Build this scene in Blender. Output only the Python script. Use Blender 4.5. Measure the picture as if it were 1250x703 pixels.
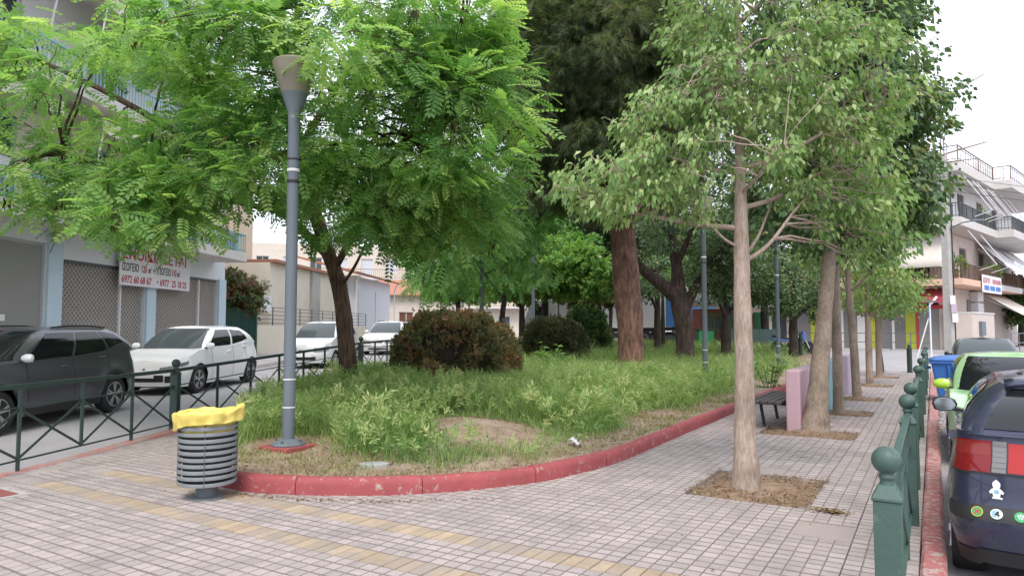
import bpy, bmesh, math, random
import numpy as np
from mathutils import Vector, Matrix, noise as mnoise

random.seed(7); rng = np.random.default_rng(7)
for _o in list(bpy.data.objects): bpy.data.objects.remove(_o)
scene = bpy.context.scene
COL = scene.collection
R = math.radians

# ------------------------------------------------------------------ camera
YAW = R(31.1); EYE = 1.55
cam_d = bpy.data.cameras.new('camera'); cam = bpy.data.objects.new('camera', cam_d); COL.objects.link(cam)
cam_d.sensor_width = 36.0; cam_d.lens = 36.0*850/1250; cam_d.clip_start = 0.05; cam_d.clip_end = 2000
cam.location = (0, 0, EYE); cam.rotation_euler = (R(90+3.4), 0, YAW)
scene.camera = cam
# ------------------------------------------------------------------ world: bright even overcast
W = bpy.data.worlds.new('World'); scene.world = W; W.use_nodes = True
wn = W.node_tree.nodes; wl = W.node_tree.links; wn.clear()
SUN_EL, SUN_ROT = 56, 155
sky = wn.new('ShaderNodeTexSky'); sky.sky_type = 'NISHITA'; sky.sun_disc = False
sky.sun_elevation = R(SUN_EL); sky.sun_rotation = R(SUN_ROT); sky.air_density = 1.0; sky.dust_density = 3.0
tc = wn.new('ShaderNodeTexCoord'); cn = wn.new('ShaderNodeTexNoise'); cn.inputs['Scale'].default_value = 1.6; cn.inputs['Detail'].default_value = 5
cr = wn.new('ShaderNodeMapRange'); cr.inputs['From Min'].default_value = .3; cr.inputs['From Max'].default_value = .7
cr.inputs['To Min'].default_value = .78; cr.inputs['To Max'].default_value = .96
mx = wn.new('ShaderNodeMix'); mx.data_type = 'RGBA'; mx.clamp_factor = False
mx.inputs[7].default_value = (7.7, 8.05, 9.0, 1)
bg = wn.new('ShaderNodeBackground'); bg.inputs['Strength'].default_value = 0.115
wo = wn.new('ShaderNodeOutputWorld')
wl.new(tc.outputs['Generated'], cn.inputs['Vector']); wl.new(cn.outputs['Fac'], cr.inputs['Value'])
wl.new(cr.outputs['Result'], mx.inputs[0]); wl.new(sky.outputs['Color'], mx.inputs[6]); wl.new(mx.outputs[2], bg.inputs['Color'])
wl.new(bg.outputs['Background'], wo.inputs['Surface'])
# ------------------------------------------------------------------ sun behind thin cloud
sd = bpy.data.lights.new('sun', 'SUN'); sd.energy = 1.5; sd.angle = R(25); sd.color = (1, .95, .88)
sun = bpy.data.objects.new('sun', sd); COL.objects.link(sun)
_az = R(SUN_ROT)
_dir = Vector((math.sin(_az)*math.cos(R(SUN_EL)), math.cos(_az)*math.cos(R(SUN_EL)), math.sin(R(SUN_EL))))
sun.rotation_euler = _dir.to_track_quat('Z', 'Y').to_euler(); sun.location = (0, 0, 30)
vs = scene.view_settings; vs.view_transform = 'Standard'; vs.look = 'None'; vs.gamma = 1.0; vs.exposure = 0.86; vs.use_curve_mapping = False
scene.cycles.max_bounces = 8; scene.cycles.diffuse_bounces = 4; scene.cycles.transparent_max_bounces = 16

# ------------------------------------------------------------------ site frames
TH = R(26.1)                                     # the left street runs 26 degrees off the right pavement
LU = (-math.sin(TH), math.cos(TH)); LN = (-math.cos(TH), -math.sin(TH))
def LS(s, t, z=0): return Vector((s*LU[0]+t*LN[0], s*LU[1]+t*LN[1], z))
def st_of(x, y): return x*LU[0]+y*LU[1], x*LN[0]+y*LN[1]
def F(u, v, z=0):                                # park frame, axes turned 31 degrees
    c, s = math.cos(YAW), math.sin(YAW)
    return Vector((c*u - s*v, s*u + c*v, z))
def sm(a, b, x):
    t = min(1, max(0, (x-a)/(b-a))); return t*t*(3-2*t)
def h_road(x, y):                                # the streets climb gently away from the plaza
    s, t = st_of(x, y)
    left = -.09 + .021*min(36, max(0, s-6))
    right = -.15 + .54*sm(26, 37, y)
    w = sm(-7, 3, t)
    return right*(1-w) + left*w

# ------------------------------------------------------------------ mesh helpers
class MB:
    def __init__(s): s.v = []; s.f = []
    def add(s, vs, fs):
        n = len(s.v); s.v.extend([tuple(p) for p in vs]); s.f.extend([tuple(i+n for i in f) for f in fs]); return s
    def box(s, c, size, M=None, taper=1.0):
        x, y, z = size[0]/2, size[1]/2, size[2]/2
        P = [Vector((a*x*(taper if k > 0 else 1), b*y*(taper if k > 0 else 1), k*z)) for k in (-1, 1) for a, b in ((-1,-1),(1,-1),(1,1),(-1,1))]
        if M is not None: P = [M @ p for p in P]
        c = Vector(c)
        return s.add([p+c for p in P], [(3,2,1,0),(4,5,6,7),(0,1,5,4),(1,2,6,5),(2,3,7,6),(3,0,4,7)])
    def bx(s, x0, x1, y0, y1, z0, z1): return s.box(((x0+x1)/2, (y0+y1)/2, (z0+z1)/2), (abs(x1-x0), abs(y1-y0), abs(z1-z0)))
    def beam(s, p0, p1, w, h, upv=(0,0,1)):
        p0, p1 = Vector(p0), Vector(p1); d = (p1-p0); L = d.length; d.normalize()
        up = Vector(upv)
        if abs(d.dot(up)) > .98: up = Vector((1,0,0))
        a = d.cross(up).normalized(); b = a.cross(d).normalized()
        P = [q + a*(i*w/2) + b*(j*h/2) for q in (p0, p1) for i, j in ((-1,-1),(1,-1),(1,1),(-1,1))]
        return s.add(P, [(3,2,1,0),(4,5,6,7),(0,1,5,4),(1,2,6,5),(2,3,7,6),(3,0,4,7)])
    def tube(s, pts, rad, seg=8, cap=True, wob=0):
        pts = [Vector(p) for p in pts]; n = len(pts)
        if not hasattr(rad, '__len__'): rad = [rad]*n
        V = []; prev = None
        for i, p in enumerate(pts):
            d = (pts[min(i+1, n-1)] - pts[max(i-1, 0)]).normalized()
            if prev is None:
                a = d.cross(Vector((0,0,1)) if abs(d.z) < .9 else Vector((1,0,0))).normalized()
            else:
                a = (prev - d*prev.dot(d)).normalized()
            prev = a; b = d.cross(a)
            for k in range(seg):
                t = 2*math.pi*k/seg
                rr = rad[i]*(1 + (wob*mnoise.noise(Vector((math.cos(t)*1.7, math.sin(t)*1.7, i*.35+p.x)))) if wob else 1) if wob else rad[i]
                V.append(p + (a*math.cos(t) + b*math.sin(t))*rr)
        Fs = [(i*seg+k, i*seg+(k+1) % seg, (i+1)*seg+(k+1) % seg, (i+1)*seg+k) for i in range(n-1) for k in range(seg)]
        if cap: Fs += [tuple(range(seg-1, -1, -1)), tuple((n-1)*seg+k for k in range(seg))]
        return s.add(V, Fs)
    def lathe(s, prof, seg=24, c=(0,0,0), axis='z', cap=True):
        c = Vector(c); V = []
        for r, z in prof:
            for k in range(seg):
                t = 2*math.pi*k/seg
                q = (r*math.cos(t), r*math.sin(t), z)
                if axis == 'y': q = (q[0], q[2], -q[1])
                if axis == 'x': q = (q[2], q[0], q[1])
                V.append(c + Vector(q))
        n = len(prof)
        Fs = [(i*seg+k, i*seg+(k+1) % seg, (i+1)*seg+(k+1) % seg, (i+1)*seg+k) for i in range(n-1) for k in range(seg)]
        if cap:
            if prof[0][0] > 1e-5: Fs.append(tuple(range(seg-1, -1, -1)))
            if prof[-1][0] > 1e-5: Fs.append(tuple((n-1)*seg+k for k in range(seg)))
        return s.add(V, Fs)
    def prism(s, poly, z0, z1, M=None):
        n = len(poly); V = [Vector((x, y, z)) for z in (z0, z1) for x, y in poly]
        if M is not None: V = [M @ v for v in V]
        return s.add(V, [tuple(range(n-1, -1, -1)), tuple(range(n, 2*n))] + [(i, (i+1) % n, n+(i+1) % n, n+i) for i in range(n)])
    def grid(s, fn, us, vs, flip=False, both=False):
        n, m = len(us), len(vs); V = [fn(a, b) for a in us for b in vs]
        Fs = []
        for i in range(n-1):
            for j in range(m-1):
                q = (i*m+j, (i+1)*m+j, (i+1)*m+j+1, i*m+j+1)
                Fs.append(q[::-1] if flip else q)
        return s.add(V, Fs)
    def build(s, name, mat=None, parent=None, smooth=None, bev=0, loc=None, seg=2, thick=0):
        me = bpy.data.meshes.new(name); me.from_pydata(s.v, [], s.f); me.update()
        o = bpy.data.objects.new(name, me); COL.objects.link(o)
        if mat is not None: me.materials.append(M_[mat] if isinstance(mat, str) else mat)
        if smooth:
            me.polygons.foreach_set('use_smooth', [True]*len(me.polygons)); me.set_sharp_from_angle(angle=R(smooth))
        if thick:
            k = o.modifiers.new('Solid', 'SOLIDIFY'); k.thickness = thick; k.offset = 1
        if bev:
            b = o.modifiers.new('Bevel', 'BEVEL'); b.width = bev; b.segments = seg; b.limit_method = 'ANGLE'
        if parent is not None: o.parent = parent
        if loc is not None: o.location = loc
        return o
def empty(name, loc=(0,0,0), rz=0, parent=None):
    o = bpy.data.objects.new(name, None); COL.objects.link(o); o.location = loc; o.rotation_euler = (0, 0, rz); o.empty_display_size = .2
    if parent is not None: o.parent = parent
    return o
def tag(o, label=None, cat=None, group=None, kind=None):
    if label: o['label'] = label
    if cat: o['category'] = cat
    if group: o['group'] = group
    if kind: o['kind'] = kind
    return o
def copy_tree(o, parent=None):
    c = o.copy(); COL.objects.link(c); c.parent = parent
    for ch in list(o.children): copy_tree(ch, c)
    return c
def np_mesh(name, V, Fq, mat, parent=None, rnd=None, smooth=False):
    """V (n,3); Fq (m,k) faces of equal size; rnd (m,) face attribute"""
    me = bpy.data.meshes.new(name); V = np.asarray(V, dtype=np.float32); Fq = np.asarray(Fq, dtype=np.int32)
    m, k = Fq.shape
    me.vertices.add(len(V)); me.vertices.foreach_set('co', V.ravel())
    me.loops.add(m*k); me.loops.foreach_set('vertex_index', Fq.ravel())
    me.polygons.add(m); me.polygons.foreach_set('loop_start', np.arange(0, m*k, k, dtype=np.int32))
    me.update(calc_edges=True)
    if rnd is not None:
        a = me.attributes.new('rnd', 'FLOAT', 'FACE'); a.data.foreach_set('value', np.asarray(rnd, dtype=np.float32))
    if smooth: me.polygons.foreach_set('use_smooth', np.ones(m, dtype=bool))
    me.materials.append(M_[mat] if isinstance(mat, str) else mat)
    o = bpy.data.objects.new(name, me); COL.objects.link(o)
    if parent is not None: o.parent = parent
    return o
def text_part(name, body, size, mat, parent, M, depth=.004, align='LEFT', sx=1.0):
    cu = bpy.data.curves.new(name, 'FONT'); cu.body = body; cu.size = size; cu.extrude = depth; cu.align_x = align; cu.offset = size*.016
    t = bpy.data.objects.new(name+'_tmp', cu); COL.objects.link(t)
    bpy.context.view_layer.update()
    me = bpy.data.meshes.new_from_object(t.evaluated_get(bpy.context.evaluated_depsgraph_get()))
    bpy.data.objects.remove(t)
    me.transform(M @ Matrix.Diagonal((sx, 1, 1, 1))); me.materials.clear(); me.materials.append(M_[mat])
    me.name = name; o = bpy.data.objects.new(name, me); COL.objects.link(o); o.parent = parent
    return o

# ------------------------------------------------------------------ materials
M_ = {}
def _nodes(name):
    m = bpy.data.materials.new(name); m.use_nodes = True; nt = m.node_tree; M_[name] = m
    return m, nt.nodes, nt.links, nt.nodes['Principled BSDF']
def mat(name, col, rough=.6, var=.12, scale=8, bump=0, bscale=60, metal=0, col2=None, c2=(.5,.65), c2scale=3, coat=0, spec=.5, dirt=None, obj_rnd=0, coords='Object'):
    """base colour with mottling; optional second colour showing through in noise-shaped patches (wear, stains)"""
    m, N, Lk, p = _nodes(name)
    p.inputs['Roughness'].default_value = rough; p.inputs['Metallic'].default_value = metal
    p.inputs['Specular IOR Level'].default_value = spec
    p.inputs['Coat Weight'].default_value = coat; p.inputs['Coat Roughness'].default_value = .06
    t = N.new('ShaderNodeTexCoord')
    src = t.outputs['Object']
    if coords == 'World':
        g = N.new('ShaderNodeNewGeometry'); src = g.outputs['Position']
    n = N.new('ShaderNodeTexNoise'); n.inputs['Scale'].default_value = scale; n.inputs['Detail'].default_value = 6; n.inputs['Roughness'].default_value = .65
    Lk.new(src, n.inputs['Vector'])
    mr = N.new('ShaderNodeMapRange'); mr.inputs[1].default_value = .25; mr.inputs[2].default_value = .75; mr.inputs[3].default_value = 1-var; mr.inputs[4].default_value = 1+var
    Lk.new(n.outputs['Fac'], mr.inputs[0])
    mul = N.new('ShaderNodeVectorMath'); mul.operation = 'SCALE'; mul.inputs[0].default_value = col[:3]
    Lk.new(mr.outputs[0], mul.inputs['Scale']); out = mul.outputs[0]
    if obj_rnd:
        oi = N.new('ShaderNodeObjectInfo'); at = N.new('ShaderNodeAttribute'); at.attribute_name = 'rnd'
        ad = N.new('ShaderNodeMath'); ad.operation = 'ADD'; Lk.new(oi.outputs['Random'], ad.inputs[0]); Lk.new(at.outputs['Fac'], ad.inputs[1])
        fr = N.new('ShaderNodeMath'); fr.operation = 'FRACT'; Lk.new(ad.outputs[0], fr.inputs[0])
        m2 = N.new('ShaderNodeMapRange'); m2.inputs[3].default_value = 1-obj_rnd; m2.inputs[4].default_value = 1+obj_rnd; Lk.new(fr.outputs[0], m2.inputs[0])
        s2 = N.new('ShaderNodeVectorMath'); s2.operation = 'SCALE'; Lk.new(out, s2.inputs[0]); Lk.new(m2.outputs[0], s2.inputs['Scale']); out = s2.outputs[0]
    if col2 is not None:
        n2 = N.new('ShaderNodeTexNoise'); n2.inputs['Scale'].default_value = c2scale; n2.inputs['Detail'].default_value = 8; n2.inputs['Roughness'].default_value = .7
        Lk.new(src, n2.inputs['Vector'])
        r2 = N.new('ShaderNodeMapRange'); r2.inputs[1].default_value = c2[0]; r2.inputs[2].default_value = c2[1]; Lk.new(n2.outputs['Fac'], r2.inputs[0])
        mxx = N.new('ShaderNodeMix'); mxx.data_type = 'RGBA'; mxx.inputs[7].default_value = (*col2[:3], 1)
        Lk.new(r2.outputs[0], mxx.inputs[0]); Lk.new(out, mxx.inputs[6]); out = mxx.outputs[2]
    Lk.new(out, p.inputs['Base Color'])
    if bump:
        nb = N.new('ShaderNodeTexNoise'); nb.inputs['Scale'].default_value = bscale; nb.inputs['Detail'].default_value = 4; Lk.new(src, nb.inputs['Vector'])
        b = N.new('ShaderNodeBump'); b.inputs['Strength'].default_value = bump; b.inputs['Distance'].default_value = .01
        Lk.new(nb.outputs['Fac'], b.inputs['Height']); Lk.new(b.outputs[0], p.inputs['Normal'])
    return m
def leaf_mat(name, cols, trans=.35, rough=.5, hue=.0):
    """leaf colours spread by a per-leaf random value, with light passing through"""
    m, N, Lk, p = _nodes(name)
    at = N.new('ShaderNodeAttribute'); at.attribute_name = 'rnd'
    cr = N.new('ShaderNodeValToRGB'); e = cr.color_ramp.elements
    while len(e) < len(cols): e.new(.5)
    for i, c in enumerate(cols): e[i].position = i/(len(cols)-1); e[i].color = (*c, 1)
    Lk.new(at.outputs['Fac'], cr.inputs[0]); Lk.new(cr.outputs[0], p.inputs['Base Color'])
    p.inputs['Roughness'].default_value = rough; p.inputs['Specular IOR Level'].default_value = .35
    tr = N.new('ShaderNodeBsdfTranslucent'); br = N.new('ShaderNodeMixRGB'); br.blend_type = 'MULTIPLY'; br.inputs[0].default_value = 1; br.inputs[2].default_value = (1.25, 1.35, .7, 1)
    Lk.new(cr.outputs[0], br.inputs[1]); Lk.new(br.outputs[0], tr.inputs[0])
    ms = N.new('ShaderNodeMixShader'); ms.inputs[0].default_value = trans
    Lk.new(p.outputs[0], ms.inputs[1]); Lk.new(tr.outputs[0], ms.inputs[2]); Lk.new(ms.outputs[0], N['Material Output'].inputs[0])
    return m
def bark_mat(name, c1, c2, sx=14, sz=2.2, bump=.6, fine=60):
    m, N, Lk, p = _nodes(name); p.inputs['Roughness'].default_value = .9; p.inputs['Specular IOR Level'].default_value = .2
    t = N.new('ShaderNodeTexCoord'); mp = N.new('ShaderNodeMapping'); mp.inputs['Scale'].default_value = (sx, sx, sz); Lk.new(t.outputs['Object'], mp.inputs[0])
    n = N.new('ShaderNodeTexNoise'); n.inputs['Scale'].default_value = 1; n.inputs['Detail'].default_value = 7; n.inputs['Roughness'].default_value = .7; Lk.new(mp.outputs[0], n.inputs['Vector'])
    r = N.new('ShaderNodeValToRGB'); r.color_ramp.elements[0].position = .35; r.color_ramp.elements[1].position = .66
    r.color_ramp.elements[0].color = (*c2, 1); r.color_ramp.elements[1].color = (*c1, 1); Lk.new(n.outputs['Fac'], r.inputs[0])
    n2 = N.new('ShaderNodeTexNoise'); n2.inputs['Scale'].default_value = 3; n2.inputs['Detail'].default_value = 4; Lk.new(t.outputs['Object'], n2.inputs['Vector'])
    mr = N.new('ShaderNodeMapRange'); mr.inputs[1].default_value = .3; mr.inputs[2].default_value = .7; mr.inputs[3].default_value = .75; mr.inputs[4].default_value = 1.2; Lk.new(n2.outputs['Fac'], mr.inputs[0])
    s = N.new('ShaderNodeVectorMath'); s.operation = 'SCALE'; Lk.new(r.outputs[0], s.inputs[0]); Lk.new(mr.outputs[0], s.inputs['Scale']); Lk.new(s.outputs[0], p.inputs['Base Color'])
    b = N.new('ShaderNodeBump'); b.inputs['Strength'].default_value = bump; b.inputs['Distance'].default_value = .03; Lk.new(n.outputs['Fac'], b.inputs['Height']); Lk.new(b.outputs[0], p.inputs['Normal'])
def glass_mat(name, col, rough=.03, spec=.5):
    m, N, Lk, p = _nodes(name); p.inputs['Base Color'].default_value = (*col, 1); p.inputs['Roughness'].default_value = rough
    p.inputs['Specular IOR Level'].default_value = spec; p.inputs['IOR'].default_value = 1.52
    t = N.new('ShaderNodeTexCoord'); n = N.new('ShaderNodeTexNoise'); n.inputs['Scale'].default_value = 1.3; Lk.new(t.outputs['Object'], n.inputs['Vector'])
    b = N.new('ShaderNodeBump'); b.inputs['Strength'].default_value = .04; b.inputs['Distance'].default_value = .05; Lk.new(n.outputs['Fac'], b.inputs['Height']); Lk.new(b.outputs[0], p.inputs['Normal'])

mat('asphalt', (.33,.315,.325), .9, .12, 1.2, .5, 220, col2=(.375,.36,.37), c2=(.45,.7), c2scale=.5, coords='World')
mat('slab', (.368,.318,.303), .85, .24, 2.6, .3, 160, col2=(.235,.205,.195), c2=(.55,.80), c2scale=1.7, obj_rnd=.11, coords='World')
mat('slab_smooth', (.325,.272,.256), .85, .10, 3, .25, 160, col2=(.33,.29,.28), c2=(.55,.8), c2scale=2, obj_rnd=.08, coords='World')
mat('tactile', (.385,.295,.21), .85, .18, 6, .3, 140, col2=(.31,.27,.245), c2=(.44,.64), c2scale=2.2, obj_rnd=.14, coords='World')
mat('mortar', (.235,.20,.187), .95, .3, 9, .4, 90, col2=(.24,.21,.18), c2scale=4, coords='World')
mat('kerb_red', (.32,.068,.072), .75, .16, 5, .5, 70, col2=(.40,.30,.27), c2=(.57,.66), c2scale=13, coords='World')
mat('kerb_worn', (.38,.135,.13), .85, .18, 5, .5, 60, col2=(.44,.34,.315), c2=(.50,.57), c2scale=16, coords='World')
mat('kerb_pink', (.50,.25,.22), .85, .2, 5, .4, 60, col2=(.40,.36,.33), c2=(.5,.62), c2scale=3, coords='World')
mat('concrete', (.40,.385,.36), .9, .15, 2.5, .35, 70, col2=(.29,.275,.26), c2=(.52,.75), c2scale=1.2)
mat('sidewalk', (.42,.39,.37), .9, .12, 2, .3, 60, col2=(.33,.31,.29), c2scale=.8, coords='World')
mat('soil', (.28,.20,.145), 1, .35, 6, .9, 45, col2=(.37,.295,.225), c2=(.45,.65), c2scale=2.2, coords='World')
mat('soil_red', (.23,.15,.10), 1, .35, 9, .9, 60, col2=(.31,.235,.165), c2=(.5,.68), c2scale=6, coords='World')
mat('lamp_grey', (.125,.148,.172), .5, .08, 4, .1, 50, col2=(.22,.24,.25), c2=(.6,.8), c2scale=3)
mat('lamp_dark', (.075,.095,.105), .5, .08, 4, .1, 50)
mat('bin_grey', (.225,.245,.262), .55, .10, 6, .15, 60, metal=.15, col2=(.30,.30,.29), c2=(.58,.75), c2scale=9)
mat('steel_dark', (.10,.105,.11), .6, .12, 6, .1, 50)
mat('bag_yellow', (.70,.57,.14), .38, .08, 5, .35, 30, spec=.4)
mat('fence_green', (.052,.10,.082), .5, .14, 5, .2, 40, col2=(.115,.15,.13), c2=(.60,.68), c2scale=16)
mat('fence_dark', (.026,.05,.041), .5, .14, 5, .2, 40, col2=(.065,.09,.078), c2=(.6,.68), c2scale=16)
mat('white_band', (.62,.62,.60), .6, .06); mat('black_band', (.02,.02,.02), .6, .06)
mat('lamp_bowl', (.21,.19,.145), .35, .1, 4, 0)
mat('black_plastic', (.02,.02,.021), .55, .1, 10, .1, 80)
mat('rubber', (.022,.022,.023), .85, .15, 10, .2, 60)
mat('alloy', (.52,.52,.53), .35, .05, 8, metal=.7); mat('alloy_dark', (.03,.03,.032), .45, .05)
mat('chrome', (.6,.6,.61), .2, .03, metal=.9)
glass_mat('car_glass', (.012,.014,.016)); glass_mat('car_glass_pale', (.07,.085,.09)); glass_mat('tail_red', (.20,.010,.012), .12); glass_mat('tail_red_bright', (.40,.02,.018), .12); glass_mat('tail_orange', (.22,.022,.018), .12); glass_mat('tail_clear', (.20,.19,.185), .15); glass_mat('head_lamp', (.17,.18,.19), .06)  # paler windscreen glass has its bright reflection put into the base colour
glass_mat('shop_glass', (.30,.29,.28), .05); glass_mat('window_glass', (.05,.06,.07), .05); mat('mirror_glass', (.34,.36,.38), .08, .02, metal=1)
def paint(name, col, metal=0, rough=.3, dust=None):
    mat(name, col, rough, .03, 3, metal=metal, coat=.7, col2=dust, c2=(.52,.9), c2scale=2.5)
paint('paint_graphite', (.105,.105,.12), .45, .28); paint('paint_white', (.84,.84,.84)); paint('paint_silver', (.68,.69,.70), .25, .34); paint('paint_silver_warm', (.72,.72,.71), .2, .36)
paint('paint_mint', (.36,.60,.30)); paint('paint_lime', (.44,.70,.06)); paint('paint_navy', (.026,.03,.066), .25, .35, dust=(.085,.085,.095)); paint('paint_black', (.025,.026,.03)); paint('paint_bluegrey', (.13,.15,.18), .3); paint('paint_red', (.35,.03,.03))
mat('bin_blue', (.035,.14,.42), .45, .06, 4, .1, 30)
mat('wall_white', (.68,.67,.655), .9, .05, 1.2, .15, 50, col2=(.60,.58,.55), c2=(.6,.85), c2scale=.7)
mat('wall_cream', (.68,.62,.52), .9, .06, 1.2, .15, 50, col2=(.54,.47,.37), c2=(.55,.8), c2scale=.8)
mat('wall_beige', (.60,.535,.46), .9, .08, 1.5, .15, 50, col2=(.48,.40,.33), c2=(.55,.8), c2scale=1)
mat('wall_pink', (.60,.51,.46), .9, .08, 1.5, .15, 50, col2=(.50,.42,.38), c2=(.55,.8), c2scale=1)
mat('wall_sand', (.60,.51,.39), .9, .08, 1.5, .15, 50)
mat('pillar_blue', (.50,.62,.70), .75, .05, 2, .1, 50); mat('band_white', (.66,.69,.71), .7, .04, 2)
mat('slab_edge', (.58,.55,.52), .85, .08, 2, .1, 50, col2=(.44,.42,.40), c2=(.55,.8), c2scale=1.5); mat('slab_peach', (.66,.44,.32), .85, .06, 2, .1, 50)
mat('rail_teal', (.20,.42,.45), .5, .05); mat('rail_dark', (.05,.055,.06), .5, .1); mat('rail_brown', (.13,.075,.05), .6, .1); mat('grille_steel', (.52,.47,.43), .5, .1, 8)
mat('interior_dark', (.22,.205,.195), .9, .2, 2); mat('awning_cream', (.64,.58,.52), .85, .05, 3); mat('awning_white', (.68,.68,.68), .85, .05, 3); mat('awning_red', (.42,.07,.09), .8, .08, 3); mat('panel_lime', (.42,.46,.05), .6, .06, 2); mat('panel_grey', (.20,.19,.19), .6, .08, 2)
mat('red_frame', (.55,.05,.06), .5, .05); mat('sign_white', (.74,.73,.75), .5, .03); mat('ink_red', (.42,.02,.05), .6, .02); mat('ink_black', (.02,.02,.02), .6, .02); mat('ink_blue', (.05,.18,.50), .6, .02)
mat('gate_green', (.02,.07,.055), .5, .1); mat('roof_tile', (.36,.17,.11), .85, .2, 5, .2, 40); mat('shutter_white', (.68,.70,.76), .6, .04, 3); mat('shutter_brown', (.20,.09,.055), .7, .1)
mat('trailer_white', (.70,.70,.69), .5, .05, 1.5); mat('container_blue', (.06,.22,.50), .5, .06, 2); mat('chassis', (.035,.035,.037), .7, .1); mat('kiosk_orange', (.40,.13,.08), .7, .08); mat('tent_white', (.66,.63,.58), .7, .05)
mat('fence_bright_green', (.035,.20,.08), .5, .06); mat('board_green', (.03,.06,.055), .6, .08, 3); mat('plastic_green', (.02,.22,.08), .5, .08)
mat('bench_pink', (.50,.33,.38), .75, .07, 3, .15, 70, col2=(.44,.30,.34), c2=(.55,.8), c2scale=2); mat('bench_teal', (.17,.37,.40), .75, .07, 3, .15, 70); mat('bench_lilac', (.44,.35,.43), .75, .07, 3, .15, 70)
mat('bench_wood', (.06,.05,.048), .7, .2, 12, .2, 40)
mat('moto_blue', (.08,.17,.45), .3, .04, coat=.5); mat('moto_white', (.6,.6,.6), .35, .04)
mat('plastic_litter', (.70,.70,.71), .4, .05, 9); mat('stone_flat', (.33,.34,.33), .9, .15, 8, .3, 40); mat('slab_maroon', (.25,.075,.065), .85, .15, 5, .2, 60)
mat('sticker_white', (.7,.71,.72), .4, .02); mat('sticker_green', (.03,.33,.10), .4, .03); mat('sticker_red', (.5,.03,.03), .4, .03); mat('sticker_yellow', (.6,.5,.05), .4, .03); mat('sticker_blue', (.25,.42,.55), .4, .05)
bark_mat('bark_locust', (.185,.12,.085), (.045,.03,.024), 16, 2.5, .9)
bark_mat('bark_pine', (.30,.17,.125), (.075,.045,.038), 11, 2.6, 1.0)
bark_mat('bark_oak', (.13,.095,.08), (.035,.026,.022), 10, 2, .9)
bark_mat('bark_pale', (.50,.41,.35), (.30,.215,.165), 46, 9, .5)
bark_mat('bark_tan', (.36,.285,.23), (.22,.165,.13), 30, 13, .4)
bark_mat('bark_dark', (.10,.08,.068), (.035,.028,.024), 18, 3, .6)
leaf_mat('leaf_locust', [(0.080,0.190,0.065), (0.170,0.330,0.105), (0.280,0.450,0.150), (0.460,0.590,0.210)], .55)
leaf_mat('leaf_locust_far', [(0.070,0.180,0.050), (0.130,0.280,0.070), (0.220,0.380,0.100)], .42)
leaf_mat('leaf_kurrajong', [(0.110,0.200,0.065), (0.200,0.320,0.110), (0.310,0.430,0.160), (0.480,0.560,0.270)], .34, .42)
leaf_mat('leaf_dark', [(0.035,0.080,0.035), (0.075,0.145,0.060), (0.135,0.210,0.085), (0.300,0.310,0.120)], .28, .38)
leaf_mat('leaf_mid', [(0.075,0.165,0.053),(0.135,0.247,0.075),(0.210,0.315,0.098),(0.360,0.360,0.105)], .34, .45)
leaf_mat('leaf_light', [(0.090,0.200,0.050), (0.170,0.320,0.070), (0.280,0.420,0.110)], .42, .5)
leaf_mat('needle', [(0.050,0.075,0.045), (0.100,0.140,0.070), (0.165,0.205,0.095), (0.270,0.260,0.130)], .35, .6)
leaf_mat('hedge_leaf', [(0.065,0.085,0.042), (0.140,0.155,0.065), (0.220,0.190,0.080), (0.330,0.185,0.100), (0.380,0.180,0.105)], .2, .55)
leaf_mat('hedge_leaf_dark', [(0.055,0.070,0.040), (0.110,0.125,0.060), (0.170,0.170,0.075), (0.240,0.170,0.095)], .2, .55)
leaf_mat('shrub_leaf', [(0.015,0.042,0.019),(0.038,0.085,0.030),(0.085,0.152,0.042),(0.228,0.247,0.076)], .25, .45)
leaf_mat('grass', [(0.100,0.190,0.060), (0.200,0.320,0.105), (0.320,0.440,0.160), (0.500,0.540,0.260)], .38, .6)
leaf_mat('grass_dry', [(0.140,0.160,0.050), (0.220,0.220,0.085), (0.320,0.270,0.120), (0.380,0.320,0.180)], .3, .7)
leaf_mat('litter_leaf', [(.07,.04,.022), (.16,.09,.045), (.26,.17,.09), (.34,.25,.14)], .1, .8)
leaf_mat('pod', [(.035,.018,.012), (.07,.035,.02), (.11,.055,.03)], .1, .7)
leaf_mat('bougainvillea', [(.04,.09,.03), (.10,.16,.05), (.22,.09,.06), (.25,.2,.07)], .3, .5)
# ================================================================== GROUND
def axis_pts(lo, hi, step, far):
    a = list(np.arange(lo, hi+.01, step)); d = step
    b = hi
    while b < far: d *= 1.5; b += d; a.append(b)
    d = step; b = lo; pre = []
    while b > -far: d *= 1.5; b -= d; pre.append(b)
    return pre[::-1] + a
xs = axis_pts(-45, 40, 1.5, 700); ys = axis_pts(-12, 60, 1.5, 700)
road = MB().grid(lambda x, y: (x, y, h_road(x, y)), xs, ys).build('road', 'asphalt', smooth=60); tag(road, kind='structure')

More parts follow.
